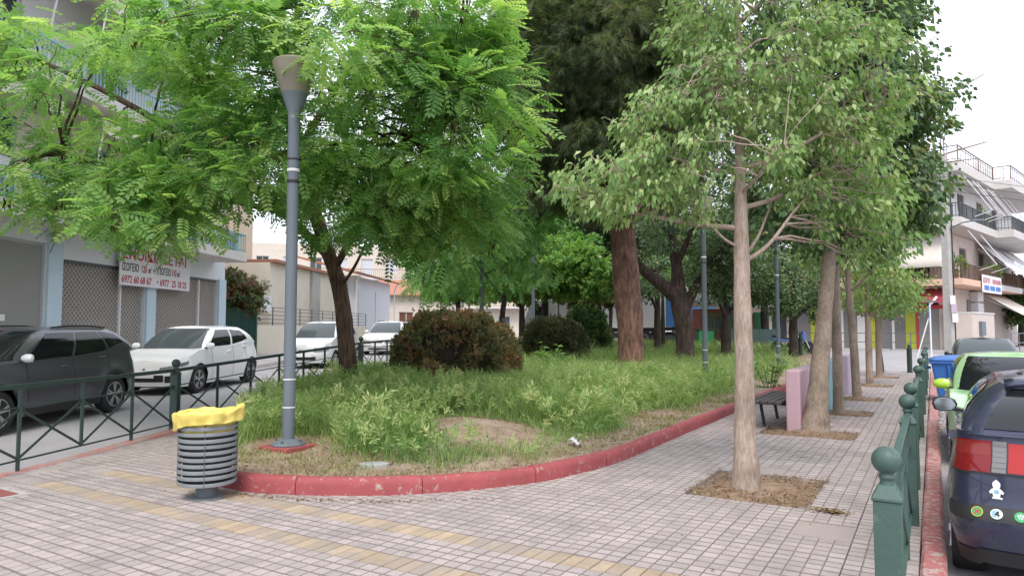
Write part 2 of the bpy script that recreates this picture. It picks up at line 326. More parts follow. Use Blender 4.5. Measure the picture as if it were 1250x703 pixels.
# the planted island between the two streets
KERB = [(-9.95,7.7),(-8.2,6.1),(-7.0,5.02),(-6.62,4.7),(-6.25,4.5),(-5.82,4.45),(-5.4,4.53),(-4.89,4.76),(-4.43,5.04),(-4.05,5.42),(-3.72,5.83),(-3.42,6.39),(-3.24,7.15),(-3.18,8.0),(-3.19,9.4),(-3.2,11.0),(-3.2,13.3),(-3.2,18.5),(-3.2,24.0),(-3.35,29.0),(-4.1,33.0)]
PARK = KERB + [(-5.6,36.5),(-10,40.5),(-15,40)] + [tuple(LS(s, t)[:2]) for s, t in ((38,3.6),(30,4.2),(24,4.7),(17.6,5.25),(14,5.62))]
PK = np.array(PARK)
def in_poly(P, poly=PK):
    x, y = P[:, 0], P[:, 1]; c = np.zeros(len(P), bool); j = len(poly)-1
    for i in range(len(poly)):
        xi, yi = poly[i]; xj, yj = poly[j]
        m = ((yi > y) != (yj > y)) & (x < (xj-xi)*(y-yi)/(yj-yi+1e-12)+xi); c ^= m; j = i
    return c
def d_poly(P, pts, closed=False):
    best = np.full(len(P), 1e9); pts = np.asarray(pts, float); n = len(pts)
    for i in range(n-1 + (1 if closed else 0)):
        a = pts[i]; b = pts[(i+1) % n]; ab = b-a; t = np.clip(((P-a)@ab)/(ab@ab), 0, 1)
        best = np.minimum(best, np.hypot(*(P-(a+t[:, None]*ab)).T))
    return best
def hp(x, y): return float(hp_arr(np.array([[x, y]], float))[0])
def smv(a, b, x):
    t = np.clip((x-a)/(b-a), 0, 1); return t*t*(3-2*t)
def hp_arr(P):
    x, y = P[:, 0], P[:, 1]; dk = d_poly(P, KERB[3:])
    s = x*LU[0]+y*LU[1]; t = x*LN[0]+y*LN[1]
    left = -.09+.021*np.clip(s-6, 0, 36); right = -.15+.54*smv(26, 37, y); w = smv(-7, 3, t); hT = right*(1-w)+left*w
    base = np.maximum(.12+.5*np.maximum(0, hT+.05), hT+.1) + .10*smv(.3, 3, dk)
    mx_, my_ = x+5.05, y-7.75; a = mx_*.82-my_*.57; b = mx_*.57+my_*.82
    base = base + .17*np.exp(-(a/.85)**2-(b/.5)**2)
    base = base + np.array([.03*mnoise.noise(Vector((p*1.3, q*1.3, 0)))+.022*mnoise.noise(Vector((p*4, q*4, 3))) for p, q in P])
    return np.where((dk <= .2) & (y < 30), np.minimum(base, .13), base)
from mathutils.geometry import delaunay_2d_cdt
def inset_pt(i):
    a = PK[i-1]; b = PK[(i+1) % len(PK)]; d = b-a; d /= np.hypot(*d); n = np.array([-d[1], d[0]]); return PK[i] + n*.07
inner = [tuple(inset_pt(i)) for i in range(len(PK))]
pts = [Vector(p) for p in inner]; nb = len(pts)
gx, gy = np.meshgrid(np.arange(-21, -2.5, .24), np.arange(4, 41, .24)); G = np.c_[gx.ravel(), gy.ravel()] + rng.normal(0, .06, (gx.size, 2))
G = G[in_poly(G, np.array(inner)) & (d_poly(G, inner, True) > .12)]
pts += [Vector(p) for p in G]
cv, ce, cf, *_ = delaunay_2d_cdt(pts, [], [list(range(nb))], 1, 1e-5)
_bz = hp_arr(np.array([tuple(p) for p in cv]))
bed = MB().add([(p.x, p.y, z) for p, z in zip(cv, _bz)], [tuple(f) for f in cf]).build('ground', 'soil', smooth=80); tag(bed, kind='structure')

# kerb stones: each a short swept length of rounded profile
def resample(path, step):
    P = [Vector(p) for p in path]; out = [P[0]]; L = 0; need = step
    for a, b in zip(P, P[1:]):
        d = (b-a).length; u = 0
        while d-u >= need: u += need; out.append(a+(b-a)*(u/d)); need = step
        need -= d-u
    return out
def smooth_path(path, it=2):
    P = [Vector(p) for p in path]
    for _ in range(it):
        Q = [P[0]]
        for a, b in zip(P, P[1:]): Q += [a*.75+b*.25, a*.25+b*.75]
        P = Q+[P[-1]]
    return P
def kerb_run(parent, path, prof, matname, stone=1.0, sub=6, zf=lambda x, y: 0, side=1, name='kerb_stone', jit=.004, sm_=50):
    pts = resample(smooth_path(path), stone/sub); i = 0
    while i+1 < len(pts):
        seg = pts[i:i+sub+1]; i += sub
        if len(seg) < 2: break
        V = []; m = len(prof); dz = random.gauss(0, jit); dn = random.gauss(0, jit)
        for k, p in enumerate(seg):
            a = seg[max(k-1, 0)]; b = seg[min(k+1, len(seg)-1)]; d = (b-a).normalized(); n = Vector((-d.y, d.x))*side
            q = p + d*(.004 if k == 0 else -.004 if k == len(seg)-1 else 0)
            wb = .006*mnoise.noise(Vector((p.x*4, p.y*4, 1)))
            for (o, z) in prof: V.append((q.x+n.x*(o+dn+wb), q.y+n.y*(o+dn+wb), z+(dz+wb if z > .02 else 0)+zf(p.x, p.y)))
        Fs = [(k*m+j, k*m+(j+1) % m, (k+1)*m+(j+1) % m, (k+1)*m+j) for k in range(len(seg)-1) for j in range(m)]
        Fs += [tuple(range(m-1, -1, -1)), tuple((len(seg)-1)*m+j for j in range(m))]
        if side > 0: Fs = [f[::-1] for f in Fs]
        MB().add(V, Fs).build(name, matname, parent, smooth=sm_)
park_kerb = empty('kerb', (-4, 5, 0)); tag(park_kerb, kind='structure')
PROF = [(0,-.06),(.004,.09),(.018,.135),(.045,.155),(.10,.158),(.135,.145),(.15,.10),(.15,-.06)]
def reparent_origin(e):   # children were built in world space
    for c in e.children: c.location = -Vector(e.location)
kerb_run(park_kerb, KERB, PROF, 'kerb_red', 1.2, 6); reparent_origin(park_kerb)

# right-hand road kerb, red and worn
rk = empty('kerb', (-.05, 5, 0)); tag(rk, kind='structure')
PROF2 = [(0,-.3),(0,-.005),(.02,.018),(.125,.018),(.15,-.004),(.155,-.3)]
kerb_run(rk, [(-.12,-3),(-.12,30.2)], PROF2, 'kerb_worn', 1.0, 4, side=-1, sm_=22); reparent_origin(rk)
ek = empty('kerb', (-2, 30.2, 0)); tag(ek, kind='structure')
kerb_run(ek, [(-.13,30.2),(-3.4,30.2)], PROF2, 'kerb_worn', 1.0, 4, side=-1); reparent_origin(ek)
# left kerb, faded pink, low
lk = empty('kerb', LS(6, 6.1)); tag(lk, kind='structure')
PROF3 = [(0,-.3),(0,.0),(.015,.015),(.13,.015),(.15,0),(.15,-.3)]
kerb_run(lk, [tuple(LS(s, t)[:2]) for s, t in ((-6,6.02),(10.16,6.02),(17.6,5.3),(24,4.8),(38,3.7))], PROF3, 'kerb_pink', 1.0, 3, side=1,
         zf=lambda x, y: max(0, h_road(x, y)+.05)); reparent_origin(lk)

# ---- paving slabs
def _r(k): return 4.424+.432*k
PIT = [(-2.282,-.986,_r(5),_r(8)), (-2.282,-.986,_r(15),_r(17))] + [(-1.85,-.986,_r(k),_r(k+2)) for k in (22,29,39,48)]
def slab_proto(name, cells, matname, hx=.2135, hy=.209, thick=.035, gro=.010, dep=.007):
    mb = MB(); nx, ny = cells; px, py = 2*hx/nx, 2*hy/ny; gy = gro*1.6; gro = gro*.55
    mb.bx(-hx, hx, -hy, hy, -thick, -dep)
    for i in range(nx):
        for j in range(ny):
            x0 = -hx+i*px+(gro/2 if i else 0); x1 = -hx+(i+1)*px-(gro/2 if i < nx-1 else 0)
            y0 = -hy+j*py+(gy/2 if j else 0); y1 = -hy+(j+1)*py-(gy/2 if j < ny-1 else 0); e = .0025
            mb.add([(x0,y0,-dep),(x1,y0,-dep),(x1,y1,-dep),(x0,y1,-dep),(x0+e,y0+e,0),(x1-e,y0+e,0),(x1-e,y1-e,0),(x0+e,y1-e,0)],
                   [(4,5,6,7),(0,1,5,4),(1,2,6,5),(2,3,7,6),(3,0,4,7)])
    return mb
protos = [slab_proto('s', (4,4), 'slab'), slab_proto('s', (1,1), 'slab_smooth'), slab_proto('s', (4,4), 'slab', gro=.0085, dep=.006)]
pmats = ['slab', 'slab_smooth', 'slab']
pmesh = []
def cell_rnd(mb): 
    rr0 = random.Random(len(mb.f)); c_ = [rr0.random()*.6 for _ in range(40)]; return [0 if i < 6 else c_[(i-6)//5] for i in range(len(mb.f))]
def groove_faces(mb): return [i for i in range(len(mb.f)) if (i == 1 or (i >= 6 and (i-6) % 5))] if len(mb.f) > 11 else [1]
for mb, mt in zip(protos, pmats):
    me = bpy.data.meshes.new('paving_slab'); me.from_pydata(mb.v, [], mb.f); me.materials.append(M_[mt]); me.materials.append(M_['mortar']); 
    for fi in groove_faces(mb): me.polygons[fi].material_index = 1
    _a = me.attributes.new('rnd', 'FLOAT', 'FACE'); _a.data.foreach_set('value', cell_rnd(mb)); pmesh.append(me)
tb = slab_proto('t', (1,1), 'tactile', hx=.0495, hy=.1015, dep=.006); tme = bpy.data.meshes.new('tactile_block'); tme.from_pydata(tb.v, [], tb.f); tme.materials.append(M_['tactile'])
pave = MB().add([(-.13,-4,-.033),(-.13,30.15,-.033),(-3.6,30.15,-.033),(-3.6,12,-.033),tuple(LS(15,5.99,-.033)),tuple(LS(10.16,5.99,-.033)),tuple(LS(-6,5.99,-.033))][::-1], [tuple(range(7))]).build('pavement', 'mortar')
tag(pave, kind='structure')
rows = []
y = 3.56
while y > -2: y -= .432; rows.append((y, 's'))
rows += [(3.56,'t'),(3.776,'s'),(4.208,'t')]
y = 4.424
while y < 29.6: rows.append((y, 's')); y += .432
cand = []; cy, sy = math.cos(YAW), math.sin(YAW)
for (y0, kind) in rows:
    hgt = .432 if kind == 's' else .216; w = .432 if kind == 's' else .108
    x1 = -.122
    while x1 > -12.4:
        x0 = x1-w; cx, cyy = (x0+x1)/2, y0+hgt/2; x1 = x0
        if kind == 't' and (cx < -7.75 or cx > -1.0): kind2 = 's2'
        else: kind2 = kind
        C4 = np.array([(x0,y0),(x0+w,y0),(x0+w,y0+hgt),(x0,y0+hgt)])
        if in_poly(C4).all() : continue
        if cyy > 8 and cx < -3.6: continue
        if cyy > 33: continue
        if any(a-.01 < cx < b+.01 and c-.01 < cyy < d+.01 for a, b, c, d in PIT): continue
        ts = [st_of(*q)[1] for q in C4]
        if min(ts) > 5.97: continue
        dep = -sy*cx + cy*cyy; lat = cy*cx + sy*cyy
        vis = dep > 3.6 and abs(lat/dep) < .78
        clip = max(ts) > 5.99
        cand.append((dep if vis and not clip else 1e3+abs(dep), cx, cyy, kind2, clip))
cand.sort(key=lambda c: c[0])
part_n = {'s': 0, 't': 0}
groove = {0: [], 1: [], 't': []}; stuff = {0: MB(), 1: MB(), 't': MB()}; rn = {0: [], 1: [], 't': []}
def variant(cx, cy_):
    r = random.random(); wv = mnoise.noise(Vector((cx*.6, cy_*.6, 5)))
    if r < .008 + (.02 if wv > .35 else 0): return 1
    return 2 if wv > .05 and r < .6 else 0
for d_, cx, cyy, kind, clip in cand:
    dz = random.gauss(0, .0013); tx, ty = random.gauss(0, .0035), random.gauss(0, .0035)
    if d_ < 1e3 and kind in 'st' and part_n[kind] < 300:
        part_n[kind] += 1
        me = pmesh[variant(cx, cyy)] if kind == 's' else tme
        o = bpy.data.objects.new('paving_slab' if kind == 's' else 'tactile_block', me); COL.objects.link(o); o.parent = pave
        o.location = (cx, cyy, dz); o.rotation_euler = (tx, ty, random.gauss(0, .002)); continue
    key = 't' if kind == 't' else 0
    src = tb if kind == 't' else protos[0]
    if kind == 's' and variant(cx, cyy) == 1: key = 1; src = protos[1]
    sx = .0495/.2135 if kind == 's2' else 1; sy_ = .1015/.209 if kind == 's2' else 1
    if kind == 's2': src = protos[1]; key = 0
    V = [(p[0]*sx+cx, p[1]*sy_+cyy, p[2]+dz+p[0]*ty+p[1]*tx) for p in src.v]
    if clip:
        bm = bmesh.new(); bv = [bm.verts.new(v) for v in V]
        for f in src.f: bm.faces.new([bv[i] for i in f])
        bmesh.ops.bisect_plane(bm, geom=bm.verts[:]+bm.edges[:]+bm.faces[:], plane_co=LS(0, 5.985), plane_no=(LN[0], LN[1], 0), clear_outer=True)
        bm.verts.index_update(); nf = len(bm.faces)
        stuff[key].add([v.co for v in bm.verts], [tuple(v.index for v in f.verts) for f in bm.faces]); bm.free()
        rn[key] += [random.random()]*nf
    else:
        n0 = len(stuff[key].f); stuff[key].add(V, src.f); _b = random.random(); rn[key] += [_b+q for q in cell_rnd(src)]; groove[key] += [n0+fi for fi in groove_faces(src)]
for key, mt, nm in ((0,'slab','paving_slabs'),(1,'slab_smooth','worn_slabs'),('t','tactile','tactile_blocks')):
    if stuff[key].v:
        o = stuff[key].build(nm, mt, pave); o['kind'] = 'stuff'
        a = o.data.attributes.new('rnd', 'FLOAT', 'FACE'); a.data.foreach_set('value', rn[key])
        o.data.materials.append(M_['mortar'])
        for fi in groove[key]: o.data.polygons[fi].material_index = 1
hs_ = slab_proto('h', (2,4), 'slab', hx=.1055)
for k in (5, 6, 7):
    o = hs_.build('paving_slab', 'slab', pave); o.data.materials.append(M_['mortar']); o.location = (-2.174, 4.424+.432*(k+.5), 0)
    for fi in groove_faces(hs_): o.data.polygons[fi].material_index = 1
# maroon utility slab with a pale border, lying in the paving
cov = empty('utility_cover', (-7.62, 3.14, 0)); tag(cov, 'small maroon utility cover with pale cement border set in the paving', 'utility cover')
MB().bx(-.27,.27,-.24,.24,-.02,.004).build('border', 'concrete', cov); MB().bx(-.2,.2,-.17,.17,-.01,.009).build('lid', 'slab_maroon', cov, bev=.003)

# tree pits
for i, (a, b, c, d) in enumerate(PIT):
    if i == 0: a = -2.066
    def fz(x, y):
        e = min(x-a, b-x, y-c, d-y); r = math.hypot(x-(a+b)/2, y-(c+d)/2)
        return -.03 + .03*sm(0, .25, e) + .05*math.exp(-(r/.28)**2) + .03*mnoise.noise(Vector((x*6, y*6, i))) + .012*mnoise.noise(Vector((x*19, y*19, i)))
    o = MB().grid(fz and (lambda x, y: (x, y, fz(x, y))), list(np.linspace(a+.002, b-.002, 30)), list(np.linspace(c+.002, d-.002, 24))).build('tree_pit', 'soil_red', smooth=80)
    tag(o, kind='structure')
# ================================================================== GRASS AND LITTER
def blades(name, P, Z, hgt, wid, lean, mat_, seed, rbias=0, parent=None):
    r = np.random.default_rng(seed); n = len(P); a = r.uniform(0, 2*np.pi, n); b = a + r.normal(1.2, .6, n)
    H = hgt*r.uniform(.55, 1.15, n); w = wid*r.uniform(.7, 1.3, n); ln = lean*H*r.uniform(.1, 1.6, n)
    side = np.c_[np.cos(b), np.sin(b), np.zeros(n)]*w[:, None]; ld = np.c_[np.cos(a), np.sin(a), np.zeros(n)]
    base = np.c_[P, Z-.02]
    mid = base + ld*(ln*.3)[:, None]; mid[:, 2] += H*.6
    tip = base + ld*ln[:, None]; tip[:, 2] += H
    V = np.stack([base-side, base+side, mid+side*.75, mid-side*.75, tip], 1).reshape(-1, 3)
    i = np.arange(n)*5
    Fq = np.stack([np.c_[i, i+1, i+2], np.c_[i, i+2, i+3], np.c_[i+3, i+2, i+4]], 1).reshape(-1, 3)
    cl = np.array([mnoise.noise(Vector((x*.5, y*.5, 9)))*.35 for x, y in P])
    rv = np.clip(r.normal(.45, .25, n)+rbias+cl, 0, 1)
    return np_mesh(name, V, Fq, mat_, parent, np.repeat(rv, 3))
def sample_park(n, dmin, dmax, seed):
    r = np.random.default_rng(seed); out = []; k = 0
    while k < n:
        P = np.c_[r.uniform(-21, -2.9, n*2), r.uniform(4.2, 40.5, n*2)]
        dep = -math.sin(YAW)*P[:, 0] + math.cos(YAW)*P[:, 1]; lat = math.cos(YAW)*P[:, 0] + math.sin(YAW)*P[:, 1]
        P = P[(dep > dmin) & (dep < dmax) & (lat/dep < .62) & (lat/dep > -.72)]
        P = P[in_poly(P)]; P = P[d_poly(P, PARK, True) > .2]
        out.append(P); k += len(P)
    return np.concatenate(out)[:n]
def mound_f(P):
    x, y = P[:, 0]+5.05, P[:, 1]-7.75; a = x*.82-y*.57; b = x*.57+y*.82
    return np.exp(-(a/1.25)**2-(b/.8)**2)
LAMP = np.array([-6.63, 5.83])
def tall_w(P):
    d = d_poly(P, KERB[5:]); nz = np.array([mnoise.noise(Vector((x*1.1, y*1.1, 2))) for x, y in P])
    w = np.clip((d - .55 - .6*np.clip(-P[:, 0]-4.2, 0, 1) + nz*.5)/.7, 0, 1)*(1-np.clip(mound_f(P)*1.7, 0, 1))
    lft = np.clip((np.hypot(P[:, 0]+7.9, P[:, 1]-6.6) < 1.5)*1.0, 0, 1)*np.clip((d_poly(P, KERB)-.3)/.3, 0, 1)
    w = np.maximum(w, lft)
    w *= np.clip((np.hypot(*(P-LAMP).T)-.5)/.3, 0, 1)
    return w
rr = np.random.default_rng(5)
for (n, d0, d1, hg, wd, sd_) in ((46000, 4, 10.5, .34, .0038, 1), (52000, 10.5, 18, .42, .0055, 2), (34000, 18, 42, .40, .010, 3)):
    P = sample_park(n, d0, d1, sd_); w = tall_w(P); keep = rr.random(len(P)) < w; P = P[keep]; w = w[keep]
    Z = hp_arr(P); cl = np.array([mnoise.noise(Vector((x*.9, y*.9, 7)))+.7*mnoise.noise(Vector((x*3.1, y*3.1, 17))) for x, y in P])
    o = blades('grass', P, Z, hg*(.35+.65*w)*np.maximum(.3, 1+.75*cl), wd, 1.0, 'grass', sd_); tag(o, ['feathery green grass along the front of the planted island','taller green grass between the dark hedges and the pine trunk','grass under the far trees of the island'][sd_-1], 'grass', kind='stuff')
# dry short grass in the bare front strip
P = sample_park(42000, 4, 15, 11); w = tall_w(P); nz = np.array([mnoise.noise(Vector((x*1.6, y*1.6, 4))) for x, y in P]); keep = (rr.random(len(P)) < (1-w)*np.clip(.55+nz*1.2, .08, 1)*(1-.85*np.clip(mound_f(P)*1.4, 0, 1))); P = P[keep]
o = blades('dry_grass', P, hp_arr(P), .085, .004, 1.3, 'grass_dry', 12); tag(o, 'short dry straw-coloured grass beside the red kerb', 'dry grass', kind='stuff')
P = sample_park(22000, 4, 15, 13); w = tall_w(P); nz = np.array([mnoise.noise(Vector((x*1.4, y*1.4, 14))) for x, y in P]); keep = (rr.random(len(P)) < (1-w)*np.clip(nz*1.8+.15, 0, 1)*(1-np.clip(mound_f(P)*2, 0, 1))); P = P[keep]
o = blades('low_grass', P, hp_arr(P), .075, .006, 1.0, 'grass', 14, .15); tag(o, 'low green shoots scattered in the bare front strip', 'grass', kind='stuff')
def flecks(name, P, Z, size, mat_, seed, parent=None):
    r = np.random.default_rng(seed); n = len(P); a = r.uniform(0, 6.28, n); L = size*r.uniform(.4, 1.3, n); w = L*r.uniform(.3, .6, n)
    d = np.c_[np.cos(a), np.sin(a), r.normal(0, .25, n)]*L[:, None]; s = np.c_[-np.sin(a), np.cos(a), r.normal(0, .35, n)]*w[:, None]
    c = np.c_[P, Z+.008]; V = np.stack([c-d, c+s, c+d, c-s], 1).reshape(-1, 3)
    return np_mesh(name, V, np.arange(n*4).reshape(-1, 4), mat_, parent, r.random(n))
P = sample_park(15000, 4, 16, 21); w = tall_w(P); P = P[rr.random(len(P)) < (1-w)*(1-.7*np.clip(mound_f(P)*1.2, 0, 1))]
tag(flecks('leaf_litter', P, hp_arr(P), .02, 'litter_leaf', 22), 'dry leaf litter over the bare soil of the island', 'leaf litter', kind='stuff')
for i, (a, b, c, d) in enumerate(PIT):
    if i == 0: a = -2.066
    n = 2200 if i == 0 else 900
    P = np.c_[rr.uniform(a-.03, b+.03, n), rr.uniform(c-.03, d+.03, n)]
    P2 = np.c_[rr.normal((a+b)/2, .7, 30), rr.normal((c+d)/2, .6, 30)]
    tag(flecks('leaf_litter', np.r_[P, P2], np.r_[rr.uniform(-.01, .02, n), np.full(30, .002)], .016, 'litter_leaf', 30+i), 'dry leaf litter in the soil square around %s street tree' % ['the pale-trunked','the leaning grey','the second slim','the third slim','the fourth slim','the last slim'][i], 'leaf litter', kind='stuff')
n = 1500; P = np.c_[.035+np.abs(rr.normal(0, .07, n)), rr.uniform(2.5, 27, n)]
tag(flecks('leaf_litter', P, np.full(n, -.148), .022, 'litter_leaf', 41), 'dry leaves gathered in the gutter under the parked navy car', 'leaf litter', kind='stuff')
n = 260; P = np.c_[rr.uniform(-8, -.3, n), rr.uniform(2.6, 14, n)]; P = P[~in_poly(P)]
tag(flecks('leaf_litter', P, np.full(len(P), .001), .013, 'litter_leaf', 42), 'specks of dry leaf strewn over the paving slabs', 'leaf litter', kind='stuff')
n = 160; P = np.c_[rr.normal(-.79, .07, n), rr.normal(6.53, .035, n)]
tag(flecks('leaf_clump', P, np.abs(rr.normal(0, .014, n)), .022, 'litter_leaf', 43), 'small heap of dry leaves on the slabs near the green post', 'leaf heap', kind='stuff')
n = 500; P = np.array([(x, y) for x, y in ((lambda t: (-6.0+2.6*t+.0, 4.42+1.2*t*t))(t) for t in rr.random(n))]) + rr.normal(0, .035, (n, 2)) + np.array([.0, -.06]); P = P[~in_poly(P)]
tag(flecks('leaf_litter', P, np.full(len(P), .001), .014, 'litter_leaf', 44), 'crumbs of dry leaf lying at the foot of the red kerb', 'leaf litter', kind='stuff')
# ================================================================== TREES
def nrm(a): return a/np.maximum(np.linalg.norm(a, axis=-1, keepdims=True), 1e-9)
def T_pinnate(pairs=7):
    V = []; Fq = []
    def leaflet(x, ang, L, w, z, dz):
        d = np.array([math.cos(ang), math.sin(ang)]); s = np.array([-d[1], d[0]]); b = np.array([x, 0.])
        n = len(V)
        for q, zz in ((b, 0), (b+d*L*.5-s*w/2, dz*.35), (b+d*L, dz), (b+d*L*.5+s*w/2, dz*.35)): V.append((q[0], q[1], z+zz))
        Fq.append((n, n+1, n+2, n+3))
    for k in range(pairs):
        x = .14+.80*k/(pairs-1)*.98; z = -.22*x*x; L = .27*(1-.35*abs(k/(pairs-1)-.45))
        for sg in (-1, 1): leaflet(x, sg*R(62-8*k/pairs), L, .135, z, -.05)
    leaflet(.93, 0, .2, .1, -.2, -.05)
    n = len(V); V += [(0,-.006,0), (1,-.004,-.21), (1,.004,-.21), (0,.006,0)]; Fq.append((n, n+1, n+2, n+3))
    return np.array(V), np.array(Fq)
def T_ovate(w=.30):
    V = [(0,0,0),(.36,-w,.05),(1,0,-.14),(.36,w,.05),(.42,0,-.03)]
    return np.array(V), np.array([(0,1,2,4),(0,4,2,3)])
def T_lance(w=.2):
    V = [(0,0,0),(.4,-w,.03),(1,0,-.1),(.4,w,.03)]
    return np.array(V), np.array([(0,1,2,3)])
def T_needles(n=11, seed=1, w=.012, spread=.55):
    r = np.random.default_rng(seed); V = []; Fq = []
    for i in range(n):
        d = np.array([1, r.normal(0, spread), r.normal(-.1, spread)]); d /= np.linalg.norm(d); L = r.uniform(.6, 1.1)
        s = np.cross(d, [0, 0, 1]); s /= np.linalg.norm(s); b = np.array([r.uniform(-.3, .35), 0, 0]); k = len(V)
        V += [b-s*w, b+s*w, b+d*L]; Fq.append((k, k+1, k+2))
    return np.array(V), np.array(Fq)
def T_spray(n=7, seed=1, w=.33):
    """a short twig carrying several small leaves"""
    r = np.random.default_rng(seed); V = []; Fq = []
    for i in range(n):
        a = r.uniform(-1.3, 1.3); d = np.array([math.cos(a), math.sin(a), r.normal(0, .45)]); d /= np.linalg.norm(d); L = r.uniform(.35, .5)
        s = np.cross(d, nrm(np.array([r.normal(0, .4), r.normal(0, .4), 1]))); s = nrm(s); b = np.array([i/n*.7, 0, r.normal(0, .05)]); k = len(V)
        V += [b, b+d*L*.45-s*w*L, b+d*L, b+d*L*.45+s*w*L]; Fq.append((k, k+1, k+2, k+3))
    return np.array(V), np.array(Fq)
def scatter(name, T, pos, dirs, nors, scale, rnd, mat_, parent):
    V, Fq = T; X = nrm(dirs); Y = nrm(np.cross(nors, X)); Z = np.cross(X, Y); n = len(pos); k = len(V)
    P = pos[:, None, :] + scale[:, None, None]*(V[None, :, 0:1]*X[:, None, :] + V[None, :, 1:2]*Y[:, None, :] + V[None, :, 2:3]*Z[:, None, :])
    FF = (Fq[None] + (np.arange(n)*k)[:, None, None]).reshape(-1, Fq.shape[1])
    return np_mesh(name, P.reshape(-1, 3), FF, mat_, parent, np.repeat(rnd, len(Fq)))
def bez(p, q, lift, n=6, wig=.0):
    p, q = Vector(p), Vector(q); m = (p+q)/2 + Vector((0, 0, lift)); out = []
    for i in range(n):
        t = i/(n-1); v = p*(1-t)**2 + m*2*t*(1-t) + q*t*t
        if 0 < i < n-1 and wig: v += Vector((random.gauss(0, wig), random.gauss(0, wig), random.gauss(0, wig)))
        out.append(v)
    return out
def tree(name, label, base, trunk, limbs, crown, nclump, per, crad, T, lsize, leaf, bark, droop=.3, flat=.6, outw=.8, lift=.12, br=.022, seg=12, cat='tree', group=None, seed=1, shell=.5, rb=0., tw=0, wob=.12, upn=1.0, sparse=None, pods=0, twr=.005, tipc=1, knots=0):
    """trunk/limbs in world space [(x,y,z,r)...]; crown = ellipsoids (x,y,z,rx,ry,rz,weight)"""
    r = np.random.default_rng(seed); random.seed(seed)
    root = empty(name, base); tag(root, label, cat, group); off = -Vector(base)
    def fine(pts, n=4):
        P = [Vector(p[:3]) for p in pts]; Rr = [p[3] for p in pts]; O = []; OR = []
        for i in range(len(P)-1):
            a = P[max(i-1, 0)]; b = P[i]; c = P[i+1]; d = P[min(i+2, len(P)-1)]
            for k in range(n):
                t = k/n
                O.append(.5*((2*b) + (c-a)*t + (2*a-5*b+4*c-d)*t*t + (3*b-a-3*c+d)*t**3)); OR.append(Rr[i]*(1-t)+Rr[i+1]*t)
        O.append(P[-1]); OR.append(Rr[-1]); return O, OR
    tp, tr_ = fine(trunk, 7)
    o = MB().tube(tp, tr_, 20, wob=wob).build('trunk', bark, root, smooth=60); o.location = off
    att = [(p, q) for p, q in zip(tp, tr_)][len(tp)//2:]
    mb = MB()
    for _k in range(knots):
        i = int(r.integers(len(tp)//5, max(len(tp)*3//5, 3))); a = r.uniform(0, 6.28); dn = Vector((math.cos(a), math.sin(a), .35)); q = tp[i]; k_ = tr_[i]
        mb.tube([q+dn*k_*.6, q+dn*k_*1.02, q+dn*(k_*1.18), q+dn*(k_*1.3)], [k_*.42, k_*.36, k_*.28, k_*.2], 9, wob=.3)
    for L in limbs:
        lp, lr = fine(L, 5); mb.tube(lp, lr, 9, wob=wob*.6); att += list(zip(lp, lr))[2:]
    A = np.array([tuple(p) for p, _ in att]); 
    # clump centres
    wts = np.array([e[6] if len(e) > 6 else e[3]*e[4]*e[5] for e in crown]); wts = wts/wts.sum(); cc = []
    cnt = np.round(wts*nclump).astype(int)
    for e, k in zip(crown, cnt):
        d = nrm(r.normal(size=(k, 3))); rad = r.random(k)**(1/3*shell/.5*.6)
        cc.append(np.array(e[:3]) + d*rad[:, None]*np.array(e[3:6]))
    cc = np.concatenate(cc)
    tips = [np.array(L[-1][:3]) for L in limbs for _ in range(tipc)] + [np.array(L[-2][:3])*.5+np.array(L[-1][:3])*.5 for L in limbs if tipc]
    if tips: cc = np.concatenate([cc, np.array(tips)+r.normal(0, .06, (len(tips), 3))])
    for c in cc:
        dd = np.linalg.norm(A-c, axis=1) + .6*np.maximum(0, A[:, 2]-c[2]-.1); j = int(dd.argmin())
        if dd[j] > .05:
            b = bez(A[j], c, lift*dd[j], 6, .02*min(dd[j], 1.5)); r0 = min(br*(.6+.5*dd[j]), att[j][1]*.8)
            mb.tube(b, list(np.linspace(r0, br*.25, 6)), 6, cap=False)
    # leaves
    n = len(cc)*per; ci = np.repeat(np.arange(len(cc)), per); d = nrm(r.normal(size=(n, 3)))
    rs = crad*r.uniform(.6, 1.35, len(cc))[ci]; off3 = d*(r.random(n)**.45*rs)[:, None]; off3[:, 2] *= flat
    pos = cc[ci] + off3
    if tw:
        for c in r.choice(n, min(tw, n), replace=False):
            q = pos[c]; a0 = cc[ci[c]]; mb.tube([a0, (a0+q)/2+r.normal(0, .03, 3), q], [twr, twr*.8, twr*.5], 4, cap=False)
    o = mb.build('branches', bark, root, smooth=60); o.location = off
    cen = np.array([(trunk[-1][0]), (trunk[-1][1]), cc[:, 2].mean()]); outv = cc[ci]-cen; outv[:, 2] *= .3
    dirs = nrm(d*[1, 1, .35])*outw + nrm(outv)*.45 + r.normal(0, .35, (n, 3)); dirs[:, 2] -= droop
    nors = r.normal(0, .45, (n, 3)) + np.array([0, 0, upn]) + nrm(outv)*.35
    sc = lsize*r.uniform(.55, 1.25, n)*r.uniform(.8, 1.15, len(cc))[ci]
    clv = r.normal(0, .13, len(cc))[ci]
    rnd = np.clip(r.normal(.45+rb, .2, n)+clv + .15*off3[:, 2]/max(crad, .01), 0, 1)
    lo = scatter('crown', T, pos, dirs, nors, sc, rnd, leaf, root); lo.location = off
    if pods:
        k = pods*9; pc = r.choice(n, pods); pp = np.repeat(pos[pc], 9, 0) + r.normal(0, .05, (k, 3))
        pd = r.normal(0, .25, (k, 3)); pd[:, 2] = -1
        po = scatter('seed_pods', T_lance(.13), pp, pd, r.normal(size=(k, 3)), r.uniform(.09, .16, k), r.random(k), 'pod', root); po.location = off; po['kind'] = 'stuff'
    return root
